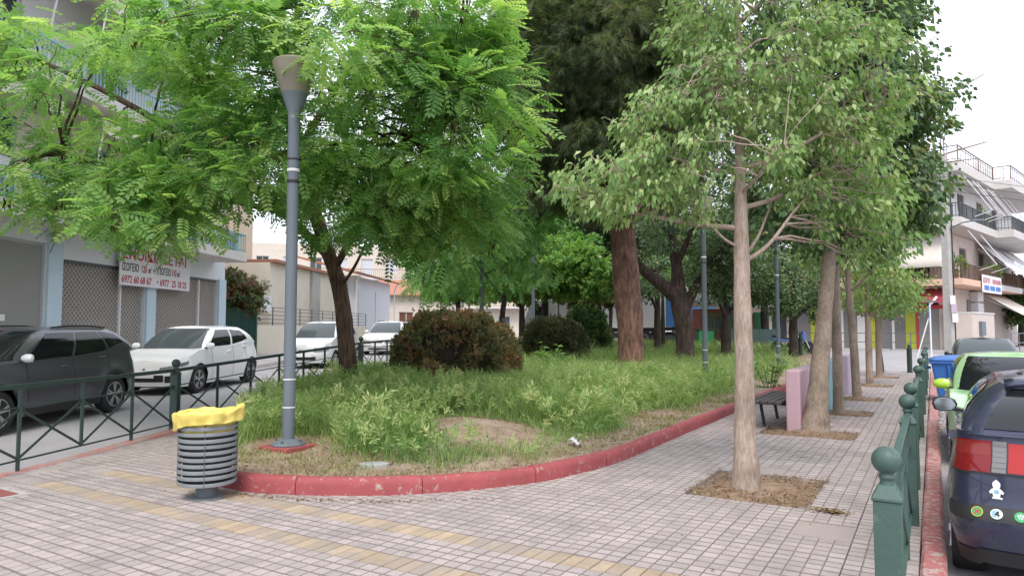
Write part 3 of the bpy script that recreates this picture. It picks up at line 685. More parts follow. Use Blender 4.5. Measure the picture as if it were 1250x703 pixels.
def Fz(u, v, z, r=None):
    p = F(u, v, z); return (p.x, p.y, p.z) if r is None else (p.x, p.y, p.z, r)
def E_(u, v, z, ru, rv, rz, w=None):
    p = F(u, v, z); e = (p.x, p.y, p.z, (ru+rv)/2, (ru+rv)/2, rz); return e if w is None else e+(w,)
PIN = T_pinnate(6); PINB = T_pinnate(5); OV = T_ovate(); OVB = T_ovate(.36); LA = T_lance()
# 1 locust by the left fence
gz = hp(*F(-3.24, 14)[:2])
tree('locust_tree', 'spreading locust with bright feathery leaves beside the green fence and grey lamp', Fz(-3.24,14,gz),
     [Fz(-3.22,14,gz-.15,.23), Fz(-3.27,14,gz+.35,.185), Fz(-3.33,13.95,gz+1.2,.165), Fz(-3.47,13.9,gz+2.2,.15), Fz(-3.75,13.7,gz+3.1,.14), Fz(-4.05,13.5,gz+4.2,.11), Fz(-4.2,13.2,gz+5.6,.08), Fz(-4.1,13,gz+7.4,.05)],
     [[Fz(-3.65,13.8,3.0,.09), Fz(-4.6,12.9,4.0,.08), Fz(-5.9,12,5.0,.06), Fz(-7.4,11.3,5.8,.04), Fz(-8.7,10.8,6.2,.025)],
      [Fz(-3.55,13.9,2.75,.07), Fz(-2.9,13,3.5,.07), Fz(-2.2,12,4.3,.055), Fz(-1.4,11,5.0,.04), Fz(-.8,10.2,5.3,.025)],
      [Fz(-4.0,13.5,3.9,.08), Fz(-4.0,12.4,5.0,.065), Fz(-3.8,11.2,5.9,.05), Fz(-3.4,10.1,6.3,.03)],
      [Fz(-3.5,13.9,2.3,.035), Fz(-3.1,13.6,2.75,.03), Fz(-2.75,13.2,3.3,.022), Fz(-2.5,12.9,4.0,.015)],
      [Fz(-4.1,13.4,4.5,.08), Fz(-5.4,13,5.8,.06), Fz(-6.6,12.6,7.2,.04)],
      [Fz(-4.1,13.2,5.0,.07), Fz(-3,12.8,6.5,.05), Fz(-1.8,12.2,7.6,.035)],
      [Fz(-4.0,13.3,3.7,.06), Fz(-5.5,11.6,3.9,.045), Fz(-6.8,10.4,4.2,.03)]],
     [E_(-3.3,11.9,6.5,3.4,3.2,2.2,48), E_(-6.4,11.2,5.1,2.1,2.0,1.4,29), E_(-1.3,10.4,4.55,1.6,1.5,1.7,48), E_(-3.9,10.4,4.0,1.7,1.3,.8,20), E_(-5.9,10.3,3.55,1.5,1.1,.65,18), E_(-7.4,10.2,3.5,.8,.8,.5,4), E_(-1.4,11.2,3.3,1.3,1.2,.7,14), E_(-8.4,11.5,6.5,1.4,1.4,.9,4), E_(-.6,9.9,5.9,.5,.6,.5,5), E_(-3.2,13,4.0,1.6,1,.8,12), E_(-1.6,8.9,5.2,.7,.7,.8,10), E_(-2.15,7.9,4.78,.3,.3,.25,1.6), E_(-3.6,9.6,6.0,1.0,.8,.5,8), E_(-.8,9.6,4.3,.85,.9,1.0,18), E_(-1.9,10.6,3.6,1.3,1.1,.8,18), E_(-4.3,9.2,5.2,1.5,1,.9,16), E_(-4.9,9.3,3.25,1.0,.8,.45,12), E_(-3.0,9.4,3.9,.9,.8,.5,8), E_(-1.3,10.4,6.6,1.5,1.3,1.0,18)],
     310, 46, .55, PIN, .34, 'leaf_locust', 'bark_locust', droop=.28, flat=.45, outw=.9, br=.016, seed=3, tw=700, pods=150, rb=.08, upn=1.3)
# 2 smaller locust behind the big hedge
gz = hp(*F(-.34, 24)[:2])
tree('locust_tree', 'slim young locust standing behind the big round hedge', Fz(-.34,24,gz), [Fz(-.34,24,gz-.1,.11), Fz(-.36,24,1.6,.10), Fz(-.2,23.8,3.4,.08), Fz(-.1,23.5,6,.05)],
     [[Fz(-.3,23.9,2.6,.05), Fz(-1.4,22.6,4,.04), Fz(-2.2,21.5,4.8,.025)], [Fz(-.2,23.8,3.2,.05), Fz(.5,22.6,4.4,.04), Fz(.9,21.6,5,.025)]],
     [E_(-1.0,22,4.2,2.2,2.0,1.7), E_(-2.3,20.5,3.1,1.1,1,.8), E_(.4,21,3.6,.9,.9,.9), E_(-.3,22.5,6,2.4,2.2,1.6)], 95, 40, .6, PINB, .34, 'leaf_locust_far', 'bark_dark', droop=.75, flat=.7, br=.014, seed=5, tw=120, pods=14)
# 3 pine
gz = hp(*F(3.56, 21)[:2])
PB = [Fz(3.56,21,gz-.2,.47), Fz(3.58,21,gz+.35,.39), Fz(3.55,21,gz+1.5,.385), Fz(3.45,21,gz+2.8,.40), Fz(3.35,21,gz+4.3,.36), Fz(3.1,21.2,7.5,.27), Fz(2.7,21.2,11,.18), Fz(2.6,21.2,14,.09)]
tree('pine_tree', 'tall dark pine with thick reddish furrowed trunk and drooping needle boughs', Fz(3.56,21,gz), PB,
     [[Fz(3.1,21,5.2,.15), Fz(1.8,20.3,6.8,.11), Fz(.7,19.6,7.6,.06)], [Fz(3.1,21,5.6,.15), Fz(4.6,20.2,7.2,.11), Fz(5.6,19.6,8.4,.06)], [Fz(3,21,6.5,.15), Fz(3.0,19.6,8,.10), Fz(3.2,18.6,8.9,.05)],
      [Fz(2.8,21.2,8,.14), Fz(1.2,21,10,.09), Fz(.0,20.8,11.3,.05)], [Fz(2.8,21.2,9,.12), Fz(4.6,21,11,.08), Fz(5.8,20.6,12,.05)], [Fz(2.9,21.2,7,.12), Fz(1.7,22.5,9,.08), Fz(.6,23.2,10,.05)], [Fz(3,21.2,7,.12), Fz(4.8,22.4,9,.08), Fz(6,23.2,10,.05)]],
     [E_(1.2,20,7.5,1.6,1.4,1.3), E_(4.2,19.6,7.6,1.7,1.3,1.6), E_(2.9,19,9,2,1.6,1.5), E_(2.8,21.5,10.5,3.6,2.6,2.6), E_(2.8,22.4,7.6,2.8,1.6,2.4), E_(5.2,21.5,9.4,1.5,1.5,2), E_(.6,21.5,9.6,1.3,1.5,2), E_(2.4,19.4,6.4,1.6,1,.6), E_(4.2,20,6.0,1.2,1,.7), E_(3.3,19.4,5.6,1.5,.9,.5), E_(1.0,19.8,6.1,1.1,.9,.6), E_(5.4,20.2,6.6,1,.9,.9)],
     560, 80, .70, T_needles(14, 2, .028, .42), .36, 'needle', 'bark_pine', droop=.75, flat=.75, outw=.75, br=.022, seed=8, tw=150, lift=.05, twr=.007)
# 4 oak-like dark tree with a forked leaning trunk
gz = hp(*F(7.16, 29)[:2])
tree('evergreen_oak', 'dark evergreen with furrowed trunk forking low behind the pine', Fz(7.16,29,gz), [Fz(7.2,29,gz-.2,.45), Fz(7.2,29,gz+.4,.38), Fz(7.15,29,gz+1.4,.37), Fz(6.95,29,gz+2.6,.36), Fz(6.9,29,gz+3.8,.24), Fz(6.7,29,gz+5.2,.17), Fz(6.5,29,8,.1)],
     [[Fz(6.9,29,2.8,.30), Fz(6.2,28.8,3.4,.26), Fz(5.5,28.6,3.9,.2), Fz(4.8,28.2,4.6,.12)], [Fz(7.2,29,2.4,.24), Fz(7.7,28.9,3.4,.18), Fz(8.5,28.6,4.6,.12), Fz(9.3,28.2,5.6,.07)], [Fz(6.9,29,4.2,.15), Fz(7.3,28,5.6,.1), Fz(7.6,27.4,6.5,.06)]],
     [E_(7.5,28.5,6.3,2.8,2.2,1.9), E_(9.4,28,4.7,1.5,1.4,1.2), E_(5.6,28,5.2,1.3,1.3,.9), E_(8.6,28.6,3.5,1.2,1.2,.7)], 150, 75, .62, OV, .15, 'leaf_dark', 'bark_oak', droop=.35, br=.025, seed=11, tw=120)
# 5 street trees in the paving (kurrajong kind), each with its own habit
def street_tree(label, x, y, h, r0, trunk_top, crown, ncl, per, crad, ls, leaf, bark, limbs=(), lean=(0,0), seed=1, tw=300, bulge=1.0, droop=.9, rb=0, br=.014, group='street trees in the paving', shell=.5, prof=None, LT=None, tipc=2):
    tr = [(x, y, -.08, r0*1.55*bulge), (x, y, .05, r0*1.22*bulge), (x+lean[0]*.1, y, .35, r0*1.08), (x+lean[0]*.35, y+lean[1]*.35, 1.2, r0), (x+lean[0]*.7, y+lean[1]*.7, h*.45, r0*.88), (x+lean[0], y+lean[1], h*.65, r0*.72), (x+lean[0]*1.1, y+lean[1], h, r0*.3)]
    if prof: tr = [(x+lean[0]*z/h, y+lean[1]*z/h, z, r) for z, r in prof]
    return tree('street_tree', label, (x, y, 0), tr, limbs, crown, ncl, per, crad, LT or OVB, ls, leaf, bark, droop=droop, flat=.75, outw=.55, lift=.1, br=br, seed=seed, tw=tw, upn=.35, rb=rb, group=group, wob=.11, shell=shell, tipc=tipc)
X0 = -1.6; Y0 = 7.06
def lim(x, y, z, a, L, up, r): # a limb leaving the trunk at bearing a (site degrees), length L
    d = F(math.sin(R(a)), math.cos(R(a))); return [(x, y, z, r), (x+d.x*L*.35, y+d.y*L*.35, z+up*.25, r*.8), (x+d.x*L*.7, y+d.y*L*.7, z+up*.7, r*.55), (x+d.x*L, y+d.y*L, z+up, r*.3)]
lm = [lim(X0, Y0, z, a, L, up, r) for z, a, L, up, r in ((2.55,-88,1.35,.2,.030),(2.75,75,1.15,.5,.028),(2.2,95,.75,.75,.024),(2.25,60,.65,.85,.018),(3.15,100,1.2,.5,.026),(3.1,-75,.95,.3,.026),(3.5,20,1.0,.5,.024),(3.6,-140,.7,.4,.022),(4.0,85,1.1,.6,.022),(4.1,-95,.65,.4,.02),(4.6,150,.8,.5,.02),(4.7,-30,.8,.5,.02),(2.9,170,.8,.3,.02),(3.85,-115,.7,.25,.018),(2.35,-100,.5,.35,.016))]
street_tree('pale ribbed trunk with airy light grey-green crown, in the largest soil square', X0, Y0, 6.8, .122, 6.5,
     [E_(2.5,6.8,4.7,.7,.9,1.5,38), E_(1.05,6.6,2.9,.7,.7,.3,15), E_(1.65,6.6,3.45,.6,.65,.45,16), E_(3.35,7.0,3.2,.65,.7,.55,16), E_(3.0,6.6,3.9,.9,.8,.7,20), E_(2.4,6.6,6.2,1.0,1.0,.7,14), E_(3.55,7.0,2.65,.45,.5,.4,8), E_(1.95,6.9,4.3,.3,.5,.5,6)],
     360, 50, .20, .080, 'leaf_kurrajong', 'bark_pale', lm, seed=21, tw=1100, LT=T_ovate(.25), droop=1.0, prof=[(-.08,.17),(.05,.137),(.35,.112),(.8,.096),(1.7,.083),(2.4,.074),(3.2,.048),(4.0,.036),(5.2,.024),(6.8,.012)])
X1 = -1.58; Y1 = 11.51
lm = [lim(X1+.05, Y1, z, a, L, up, r) for z, a, L, up, r in ((3.0,70,1.5,1.0,.04),(3.1,-60,1.3,1.1,.04),(3.4,160,1.3,1.0,.035),(3.6,20,1.4,1.2,.035),(4.0,100,2.0,1.1,.035),(4.4,-90,1.4,1.0,.03),(5,60,1.5,1.0,.03))]
street_tree('leaning smooth grey-brown trunk with dense dark glossy crown, beside the pink bench', X1, Y1, 7.4, .165, 7, [E_(5.0,10.6,5.3,1.4,1.5,1.9,60), E_(5.65,10.6,4.3,.8,1.0,1.2,26), E_(4.4,10.6,3.6,1.0,1.0,.8,22), E_(5.6,10.8,3.3,.9,1,.6,18), E_(5.0,10.8,6.8,1.7,1.6,1.2,30), E_(5.55,10.8,6.2,.6,.8,.9,12)],
     400, 72, .33, .105, 'leaf_dark', 'bark_tan', lm, lean=(.7, .35), seed=23, tw=300, rb=.05, prof=[(-.08,.27),(.06,.215),(.3,.175),(.6,.15),(.95,.135),(1.8,.11),(2.6,.10),(4,.07),(5.5,.04),(7.4,.02)])
# airy outer boughs of the same tree line, with few leaves
X2 = -1.53; Y2 = 14.18
lm = [lim(X2, Y2, z, a, L, up, r) for z, a, L, up, r in ((3.0,80,1.4,1.1,.035),(3.2,-70,1.2,1.0,.035),(3.5,170,1.2,1.0,.03),(3.8,10,1.2,1.1,.03),(4.2,88,3.0,.9,.035),(4.6,80,3.4,2.0,.03),(4.4,95,2.6,.3,.028),(5,70,2.9,2.6,.026))]
street_tree('slim grey trunk whose thin outer boughs reach bare toward the sky, by the teal bench', X2, Y2, 7.6, .085, 7, [E_(6.3,12.8,5.2,1.3,1.3,1.6,40), E_(6.6,12.8,3.7,1.0,1.1,.6,22), E_(7.6,12.6,5.6,.5,.8,.9,1.0), E_(7.6,12.7,4.4,.4,.6,.4,.8)],
     200, 58, .34, .105, 'leaf_dark', 'bark_tan', lm, seed=25, tw=260, rb=.1, tipc=0)
X3 = -1.49; Y3 = 17.38
street_tree('slim trunk bent at head height with small olive crown, before the lilac bench', X3, Y3, 4.6, .085, 5, [E_(7.6,15.6,3.4,1.1,1.1,.6,20), E_(7.9,15.4,4.4,1.2,1.2,.9,20)], 60, 44, .36, .10, 'leaf_mid', 'bark_tan',
     [lim(X3-.1, Y3, 2.4, a, .9, .8, .03) for a in (60,-60,150,10)], lean=(-.12, .0), seed=27, tw=80)
X4 = -1.55; Y4 = 21.88
street_tree('young street tree with rounded light olive crown past the lilac bench', X4, Y4, 4.0, .085, 5, [E_(10.2,19.2,2.75,1.05,1.0,.65,20), E_(9.9,19.4,3.4,.9,.9,.5,12)], 70, 46, .34, .095, 'leaf_mid', 'bark_tan',
     [lim(X4, Y4, 1.9, a, .9, .7, .03) for a in (70,-60,150,10,110)], seed=29, tw=80, rb=.12)
X5 = -1.54; Y5 = 25.81
street_tree('last small street tree before the bollards with bushy grey-green crown', X5, Y5, 4.0, .09, 5, [E_(12.2,22.6,2.7,1.25,1.2,.75,24), E_(11.6,22.6,3.2,.9,.9,.5,10)], 80, 46, .36, .10, 'leaf_mid', 'bark_tan',
     [lim(X5, Y5, 1.9, a, 1.0, .7, .03) for a in (70,-60,150,10,110)], seed=31, tw=80, rb=.05)
# 6 background trees on the island and beyond
def bg_tree(name, label, u, v, r0, h0, crown, ncl, per, crad, T, ls, leaf, bark, seed, droop=.35, lean=0, group=None, tw=60):
    p = F(u, v); gz = max(h_road(p.x, p.y), hp(p.x, p.y) if in_poly(np.array([[p.x, p.y]]))[0] else -9)
    top = max(e[2] for e in crown)
    tr = [Fz(u,v,gz-.1,r0*1.3), Fz(u,v,gz+.3,r0*1.05), Fz(u+lean*.4,v,gz+h0*.6,r0), Fz(u+lean,v,gz+h0,r0*.85), Fz(u+lean*1.3,v,top,r0*.4)]
    lb = [[Fz(u+lean*.9,v,gz+h0*.9,r0*.6), Fz(*( (Vector((u+lean, v, gz+h0+.1))*.5+Vector((e[0], e[1], e[2]))*.5)), r0*.4), Fz(e[0], e[1], e[2], r0*.2)] for e in crown]
    return tree(name, label, Fz(u,v,gz), tr, lb, [E_(*e) for e in crown], ncl, per, crad, T, ls, leaf, bark, droop=droop, br=.016, seed=seed, tw=tw, group=group)
LAB = T_spray(7, 4)
bg_tree('citrus_tree', 'dark slender tree seen between the oak trunk and the blue container', 7.1,34, .17, 2.2, [(7,34,4.4,1.6,1.6,1.3),(6.4,33.5,3.4,1,1,.7)], 50, 46, .6, OV, .17, 'leaf_dark', 'bark_dark', 41)
bg_tree('citrus_tree', 'dark round-headed tree just left of the pale street trunk', 9.2,30, .21, 2.0, [(9.3,29.6,4.2,1.8,1.6,1.3),(8.4,29.2,3.3,1,1,.6),(10.3,29.4,3.3,1,1,.7)], 85, 55, .6, OV, .16, 'leaf_dark', 'bark_dark', 43)
bg_tree('citrus_tree', 'thin reddish-brown stem beside the green waste bin', 7.8,36, .10, 2.4, [(7.7,36,4.3,1.3,1.3,1.1)], 34, 40, .6, OV, .17, 'leaf_mid', 'bark_dark', 44)
bg_tree('citrus_tree', 'bushy dark tree standing in front of the motorcycle', 12.5,31, .19, 1.8, [(12.4,30.5,3.7,1.6,1.5,1.4),(11.6,30,2.6,.9,.9,.6),(13.5,30.4,2.7,.9,.9,.7),(11,30.2,4.0,1.2,1.2,1.2)], 100, 60, .58, OV, .15, 'leaf_dark', 'bark_dark', 45)
bg_tree('shade_tree', 'light green spreading tree left of the pine trunk', 1.7,36, .20, 2.6, [(1.6,35,4.6,2.6,2,1.5),(3.6,33,4.3,1.6,1.4,1.1),(-.2,34,4.2,1.6,1.5,1),(2.2,33,4.3,1.6,1.2,.6)], 120, 52, .7, LAB, .42, 'leaf_light', 'bark_dark', 47, droop=.3)
bg_tree('shade_tree', 'mid green tree beyond the hedges with pale lamp in front', .6,42, .18, 2.4, [(.4,41,4.8,2.4,2,1.3),(-1.8,41,4.6,1.6,1.6,1.2),(2.6,41,6.3,2.2,2,1.8)], 90, 46, .75, LAB, .5, 'leaf_locust_far', 'bark_dark', 49)
bg_tree('shade_tree', 'yellow-green tree over the far left parked cars', -3.4,44, .17, 2.5, [(-3.4,44,4.6,2.2,2,1.5),(-5,43,5.6,1.8,1.8,1.4)], 70, 44, .75, LAB, .5, 'leaf_light', 'bark_dark', 51)
bg_tree('flowering_tree', 'straggly tree with rusty and yellow leaves before the white trailer', 4.9,39, .12, 2.0, [(4.6,39,3.9,1.9,1.6,.9),(3.6,38.5,3.3,1,1,.5)], 44, 36, .6, LAB, .36, 'bougainvillea', 'bark_dark', 53)
bg_tree('shade_tree', 'tall leafy tree rising behind the pine', 6.5,46, .25, 4, [(4,45,9,4,3,3),(9,45,8,3.6,3,3),(0,46,8.5,3,3,2.5)], 120, 48, 1.1, LAB, .7, 'leaf_dark', 'bark_dark', 55)
bg_tree('shade_tree', 'broad dark tree filling in behind the street trees', 14.5,40, .22, 3, [(13.5,39,6,3,2.6,2.4),(10.5,38,5.5,2.2,2.2,1.8),(14.6,38,3.8,1.6,1.6,.9)], 120, 48, .85, LAB, .55, 'leaf_dark', 'bark_dark', 57)
bg_tree('courtyard_tree', 'shaggy olive and rust shrub tree over the green gate', -12.2,30.2, .14, 1.6, [(-12.0,29.6,3.0,1.2,1,1.0),(-11.5,29,2.5,.9,.8,.6)], 70, 60, .5, LAB, .26, 'bougainvillea', 'bark_dark', 59, droop=.5)

# 7 clipped hedges and shrubs
def hedge(name, label, u, v, ru, rv, h, n, ls, leaf, seed, holes=(), tips=.35):
    r = np.random.default_rng(seed); p0 = F(u, v); gz = hp(p0.x, p0.y); root = empty(name, (p0.x, p0.y, gz)); tag(root, label, 'hedge')
    d = nrm(r.normal(size=(n, 3))); d[:, 2] = np.abs(d[:, 2])*1.0 - .12*(r.random(n) < .3)
    d = nrm(d); k = np.sign(d)*np.abs(d)**.85
    bum = np.array([1+.13*mnoise.noise(Vector(x*2.6)+Vector((seed,0,0)))+.08*mnoise.noise(Vector(x*6)) for x in d])
    rad = bum*(1-np.abs(r.normal(0, .06, n)))*np.where(r.random(n) < .035, r.uniform(1.0, 1.09, n), 1)
    pos = k*rad[:, None]*np.array([ru, rv, h]); pos[:, 2] = np.maximum(pos[:, 2], .02)
    for (a, b, c, hr, dp) in holes:
        dd = np.linalg.norm(d-nrm(np.array([a, b, c])), axis=1); w = np.clip(1-dd/hr, 0, 1)**.5; pos *= (1-w*dp)[:, None]
    if holes:
        keep = np.ones(n, bool)
        for (a, b, c, hr, dp) in holes:
            dd = np.linalg.norm(d-nrm(np.array([a, b, c])), axis=1); keep &= ~((dd < hr*.75) & (r.random(n) < dp*1.3))
        d, pos = d[keep], pos[keep]; n = len(d)
    dirs = d + r.normal(0, .65, (n, 3)) + np.array([0, 0, .25]); nors = d*.6 + r.normal(0, .7, (n, 3)); cl = np.array([mnoise.noise(Vector(x*2.1)+Vector((seed, 0, 0))) for x in d])
    rv_ = np.clip(r.normal(.38, .22, n)+cl*.55+tips*np.maximum(0, d[:, 2]-.55)*.6, 0, 1)
    o = scatter('foliage', LAB if ls > .1 else T_spray(5, seed), pos, dirs, nors, ls*r.uniform(.6, 1.2, n), rv_, leaf, root); o.rotation_euler = (0, 0, YAW)
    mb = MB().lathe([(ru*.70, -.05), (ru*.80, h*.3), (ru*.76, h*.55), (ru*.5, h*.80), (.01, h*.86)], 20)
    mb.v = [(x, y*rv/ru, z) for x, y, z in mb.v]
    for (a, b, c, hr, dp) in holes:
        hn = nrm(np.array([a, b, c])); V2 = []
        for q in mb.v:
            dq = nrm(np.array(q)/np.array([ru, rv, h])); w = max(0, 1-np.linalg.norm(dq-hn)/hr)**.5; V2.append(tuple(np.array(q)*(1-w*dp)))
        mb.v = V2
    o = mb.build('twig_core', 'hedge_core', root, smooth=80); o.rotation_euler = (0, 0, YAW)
    return root
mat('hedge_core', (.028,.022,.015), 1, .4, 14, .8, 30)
hedge('clipped_hedge', 'big dome-shaped clipped hedge, rusty brown with a dark hollow in its side', -1.27, 15.6, 1.46, 1.3, 1.64, 15000, .105, 'hedge_leaf', 61, holes=((-.08,-1,.72,.36,.62), (-.85,-.9,.25,.45,.4), (.55,-1,.22,.2,.4), (.15,-1,.3,.2,.35)))
hedge('clipped_hedge', 'lower dome-shaped clipped hedge, dark olive, behind the big rusty one', 1.5, 25.5, 1.28, 1.2, 1.5, 7500, .13, 'hedge_leaf_dark', 63, tips=.7)
hedge('round_shrub', 'dark green ball-shaped shrub in front of the white trailer', 3.4, 32, 1.02, 1.0, 2.2, 5000, .2, 'shrub_leaf', 65, tips=.5)
def weed(label, u, v, n, ls, h, spread, leaf, seed):
    r = np.random.default_rng(seed); p = F(u, v); gz = hp(p.x, p.y); root = empty('weed_plant', (p.x, p.y, gz)); tag(root, label, 'weed'); mb = MB(); pos = []; dirs = []
    for i in range(n):
        a = r.uniform(0, 6.28); L = spread*r.uniform(.3, 1); q = np.array([math.cos(a)*L, math.sin(a)*L, h*r.uniform(.6, 1.1)]); b = bez((q[0]*.3, q[1]*.3, 0), q, .1, 6); mb.tube(b, .006, 4)
        for k in range(9):
            t = b[1+int(r.integers(5))]; pos.append(np.array(t)+r.normal(0, .03, 3)); dd = r.normal(0, 1, 3); dd[2] = .1; dirs.append(dd)
    mb.build('stems', 'leaf_green_stem', root); k = len(pos)
    scatter('leaves', OVB, np.array(pos), np.array(dirs), r.normal(0, .3, (k, 3))+[0,0,1], ls*r.uniform(.6, 1.2, k), np.clip(r.normal(.6, .2, k), 0, 1), leaf, root); return root
mat('leaf_green_stem', (.10,.18,.05), .7)
weed('broad-leaved weed with pale heart-shaped leaves below the lower hedge', 1.15, 19.5, 16, .17, .75, .55, 'leaf_light', 71)
weed('leafy green weed sprouting at the foot of the locust trunk', -3.0, 13.3, 12, .13, .55, .4, 'leaf_light', 72)
weed('bushy broad-leaved weed beside the bench near the third lamp', 6.35, 17.3, 22, .14, .75, .6, 'leaf_mid', 73)
weed('clump of pale weed right of the second lamp pole', 4.9, 17.2, 12, .13, .5, .5, 'leaf_light', 74)

# feathery weeds mixed through the grass
_r = np.random.default_rng(88); P = sample_park(16000, 5, 17, 87); P = P[_r.random(len(P)) < tall_w(P)*.8]
Z = hp_arr(P); n = len(P); cl = np.array([mnoise.noise(Vector((x*1.7, y*1.7, 27))) for x, y in P]); hh = _r.uniform(.08, .42, n)*np.clip(1+1.1*cl, .3, 1.9)
o = scatter('weeds', T_spray(8, 12, .13), np.c_[P, Z+hh*.7], _r.normal(0, .6, (n, 3))+[0, 0, .9], _r.normal(size=(n, 3)), _r.uniform(.10, .26, n), np.clip(_r.normal(.6, .22, n)+.5*cl, 0, 1), 'grass', None)
tag(o, 'feathery pale green weeds rising among the island grass', 'weeds', kind='stuff')
# ================================================================== FENCES, LAMPS, FURNITURE
def post_mb(h=1.08, w=.112, ball=.062):
    mb = MB(); zb = h-ball
    mb.bx(-w/2, w/2, -w/2, w/2, -.12, h-.235)
    a, b = w/2+.006, .032
    mb.bx(-a, a, -a, a, h-.235, h-.222)
    mb.add([(-a,-a,h-.222),(a,-a,h-.222),(a,a,h-.222),(-a,a,h-.222),(-b,-b,h-.165),(b,-b,h-.165),(b,b,h-.165),(-b,b,h-.165)], [(0,1,5,4),(1,2,6,5),(2,3,7,6),(3,0,4,7),(4,5,6,7)])
    mb.lathe([(b,h-.17),(.028,h-.15),(.036,h-.135)]+[(max(.001, ball*math.cos(t)), zb+ball*math.sin(t)) for t in np.linspace(-1.1, math.pi/2, 12)], 20, cap=False)
    return mb
def fence(label, posts, nbays, matname, h=1.08, group=None, posts_on=None, zr=(.12,.70,.93), gz=None):
    P = [Vector(p) for p in posts]; root = empty('metal_fence', P[0]); tag(root, label, 'fence', group)
    ang = math.atan2(P[1].y-P[0].y, P[1].x-P[0].x); pm = post_mb(h)
    def lo(p): return p-P[0]
    for i, p in enumerate(P):
        if posts_on and not posts_on[i]: continue
        o = pm.build('post', matname, root, smooth=35, bev=.004); o.location = lo(p); o.rotation_euler = (0, 0, ang)
    zb, zm, zt = zr
    for i in range(len(P)-1):
        a, b = lo(P[i]), lo(P[i+1]); d = (b-a).normalized(); a = a+d*.06; b = b-d*.06; n = nbays[i]
        up = Vector((0, 0, 1))
        MB().beam(a+up*zt, b+up*zt, .045, .05).build('top_rail', matname, root, bev=.004)
        MB().beam(a+up*zm, b+up*zm, .016, .016).build('middle_rail', matname, root)
        MB().beam(a+up*zb, b+up*zb, .028, .016).build('bottom_rail', matname, root)
        for k in range(n):
            q0 = a+(b-a)*(k/n); q1 = a+(b-a)*((k+1)/n)
            if k: MB().beam(q0+up*(.0 if k % 2 == 0 else zb), q0+up*(zt-.02), .030, .034).build('baluster', matname, root)
            for s_, (c, e) in enumerate(((q0, q1), (q1, q0))):
                side = Vector((-d.y, d.x, 0))*(.006 if s_ else -.006)
                MB().beam(c+up*(zm-.02)+side, e+up*(zb+.01)+side, .012, .026).build('brace', matname, root)
    return root
LF = [LS(-.1,6.0,0), LS(3.2,6.02,0), LS(10.16,6.02,.0), LS(17.5,5.42,.27), LS(25,4.75,.40)]
fence('long dark green railing with crossed bars between the plaza and the left street', LF, [4,7,7,8], 'fence_dark', h=1.10, zr=(.13,.70,.93))
FG = 'green railing panels along the red road kerb'
fence('first green railing panel alongside the navy hatchback', [(-.195,3.56,0),(-.195,6.5,0)], [3], 'fence_green', h=1.03, zr=(.1,.62,.84), group=FG)
fence('second green railing panel alongside the mint green car', [(-.205,7.95,0),(-.205,11.75,0)], [4], 'fence_green', h=1.03, zr=(.1,.62,.84), group=FG)
fence('third green railing panel beside the blue wheeled bin', [(-.205,14.9,0),(-.205,19.3,0)], [4], 'fence_green', h=1.03, zr=(.1,.62,.84), group=FG)
fence('farthest green railing panel past the blue wheeled bin', [(-.205,21.6,0),(-.205,25.2,0)], [4], 'fence_green', h=1.03, zr=(.1,.62,.84), group=FG)
# bollards at the end of the pavement
def bollard(label, x, y, tilt=0):
    root = empty('bollard', (x, y, 0)); tag(root, label, 'bollard', 'green bollards at the end of the pavement'); root.rotation_euler = (0, tilt, 0)
    MB().lathe([(.085,-.1),(.085,.86),(.09,.87),(.09,.885),(.05,.90),(.045,.92)], 16).build('shaft', 'fence_dark', root, smooth=35)
    MB().lathe([(max(.001, .065*math.cos(t)), .965+.065*math.sin(t)) for t in np.linspace(-1.3, math.pi/2, 10)], 16).build('ball', 'fence_dark', root, smooth=60)
bollard('tilted dark green bollard beside the last small street tree', -1.63, 28.8, R(-5)); bollard('upright dark green bollard at the pavement corner, next to the tilted one', -.75, 28.9)
b3 = empty('bollard', Fz(13.0,31.5,h_road(*F(13.0,31.5)[:2]))); tag(b3, 'dark green bollard in front of the motorcycle wheel', 'bollard'); MB().lathe([(.09,-.1),(.09,.9),(.095,.91),(.05,.93),(.045,.95)], 14).build('shaft', 'fence_dark', b3, smooth=35); MB().lathe([(.001,1.08),(.05,1.06),(.065,1.0),(.05,.95),(.03,.94)], 14).build('ball', 'fence_dark', b3, smooth=60)

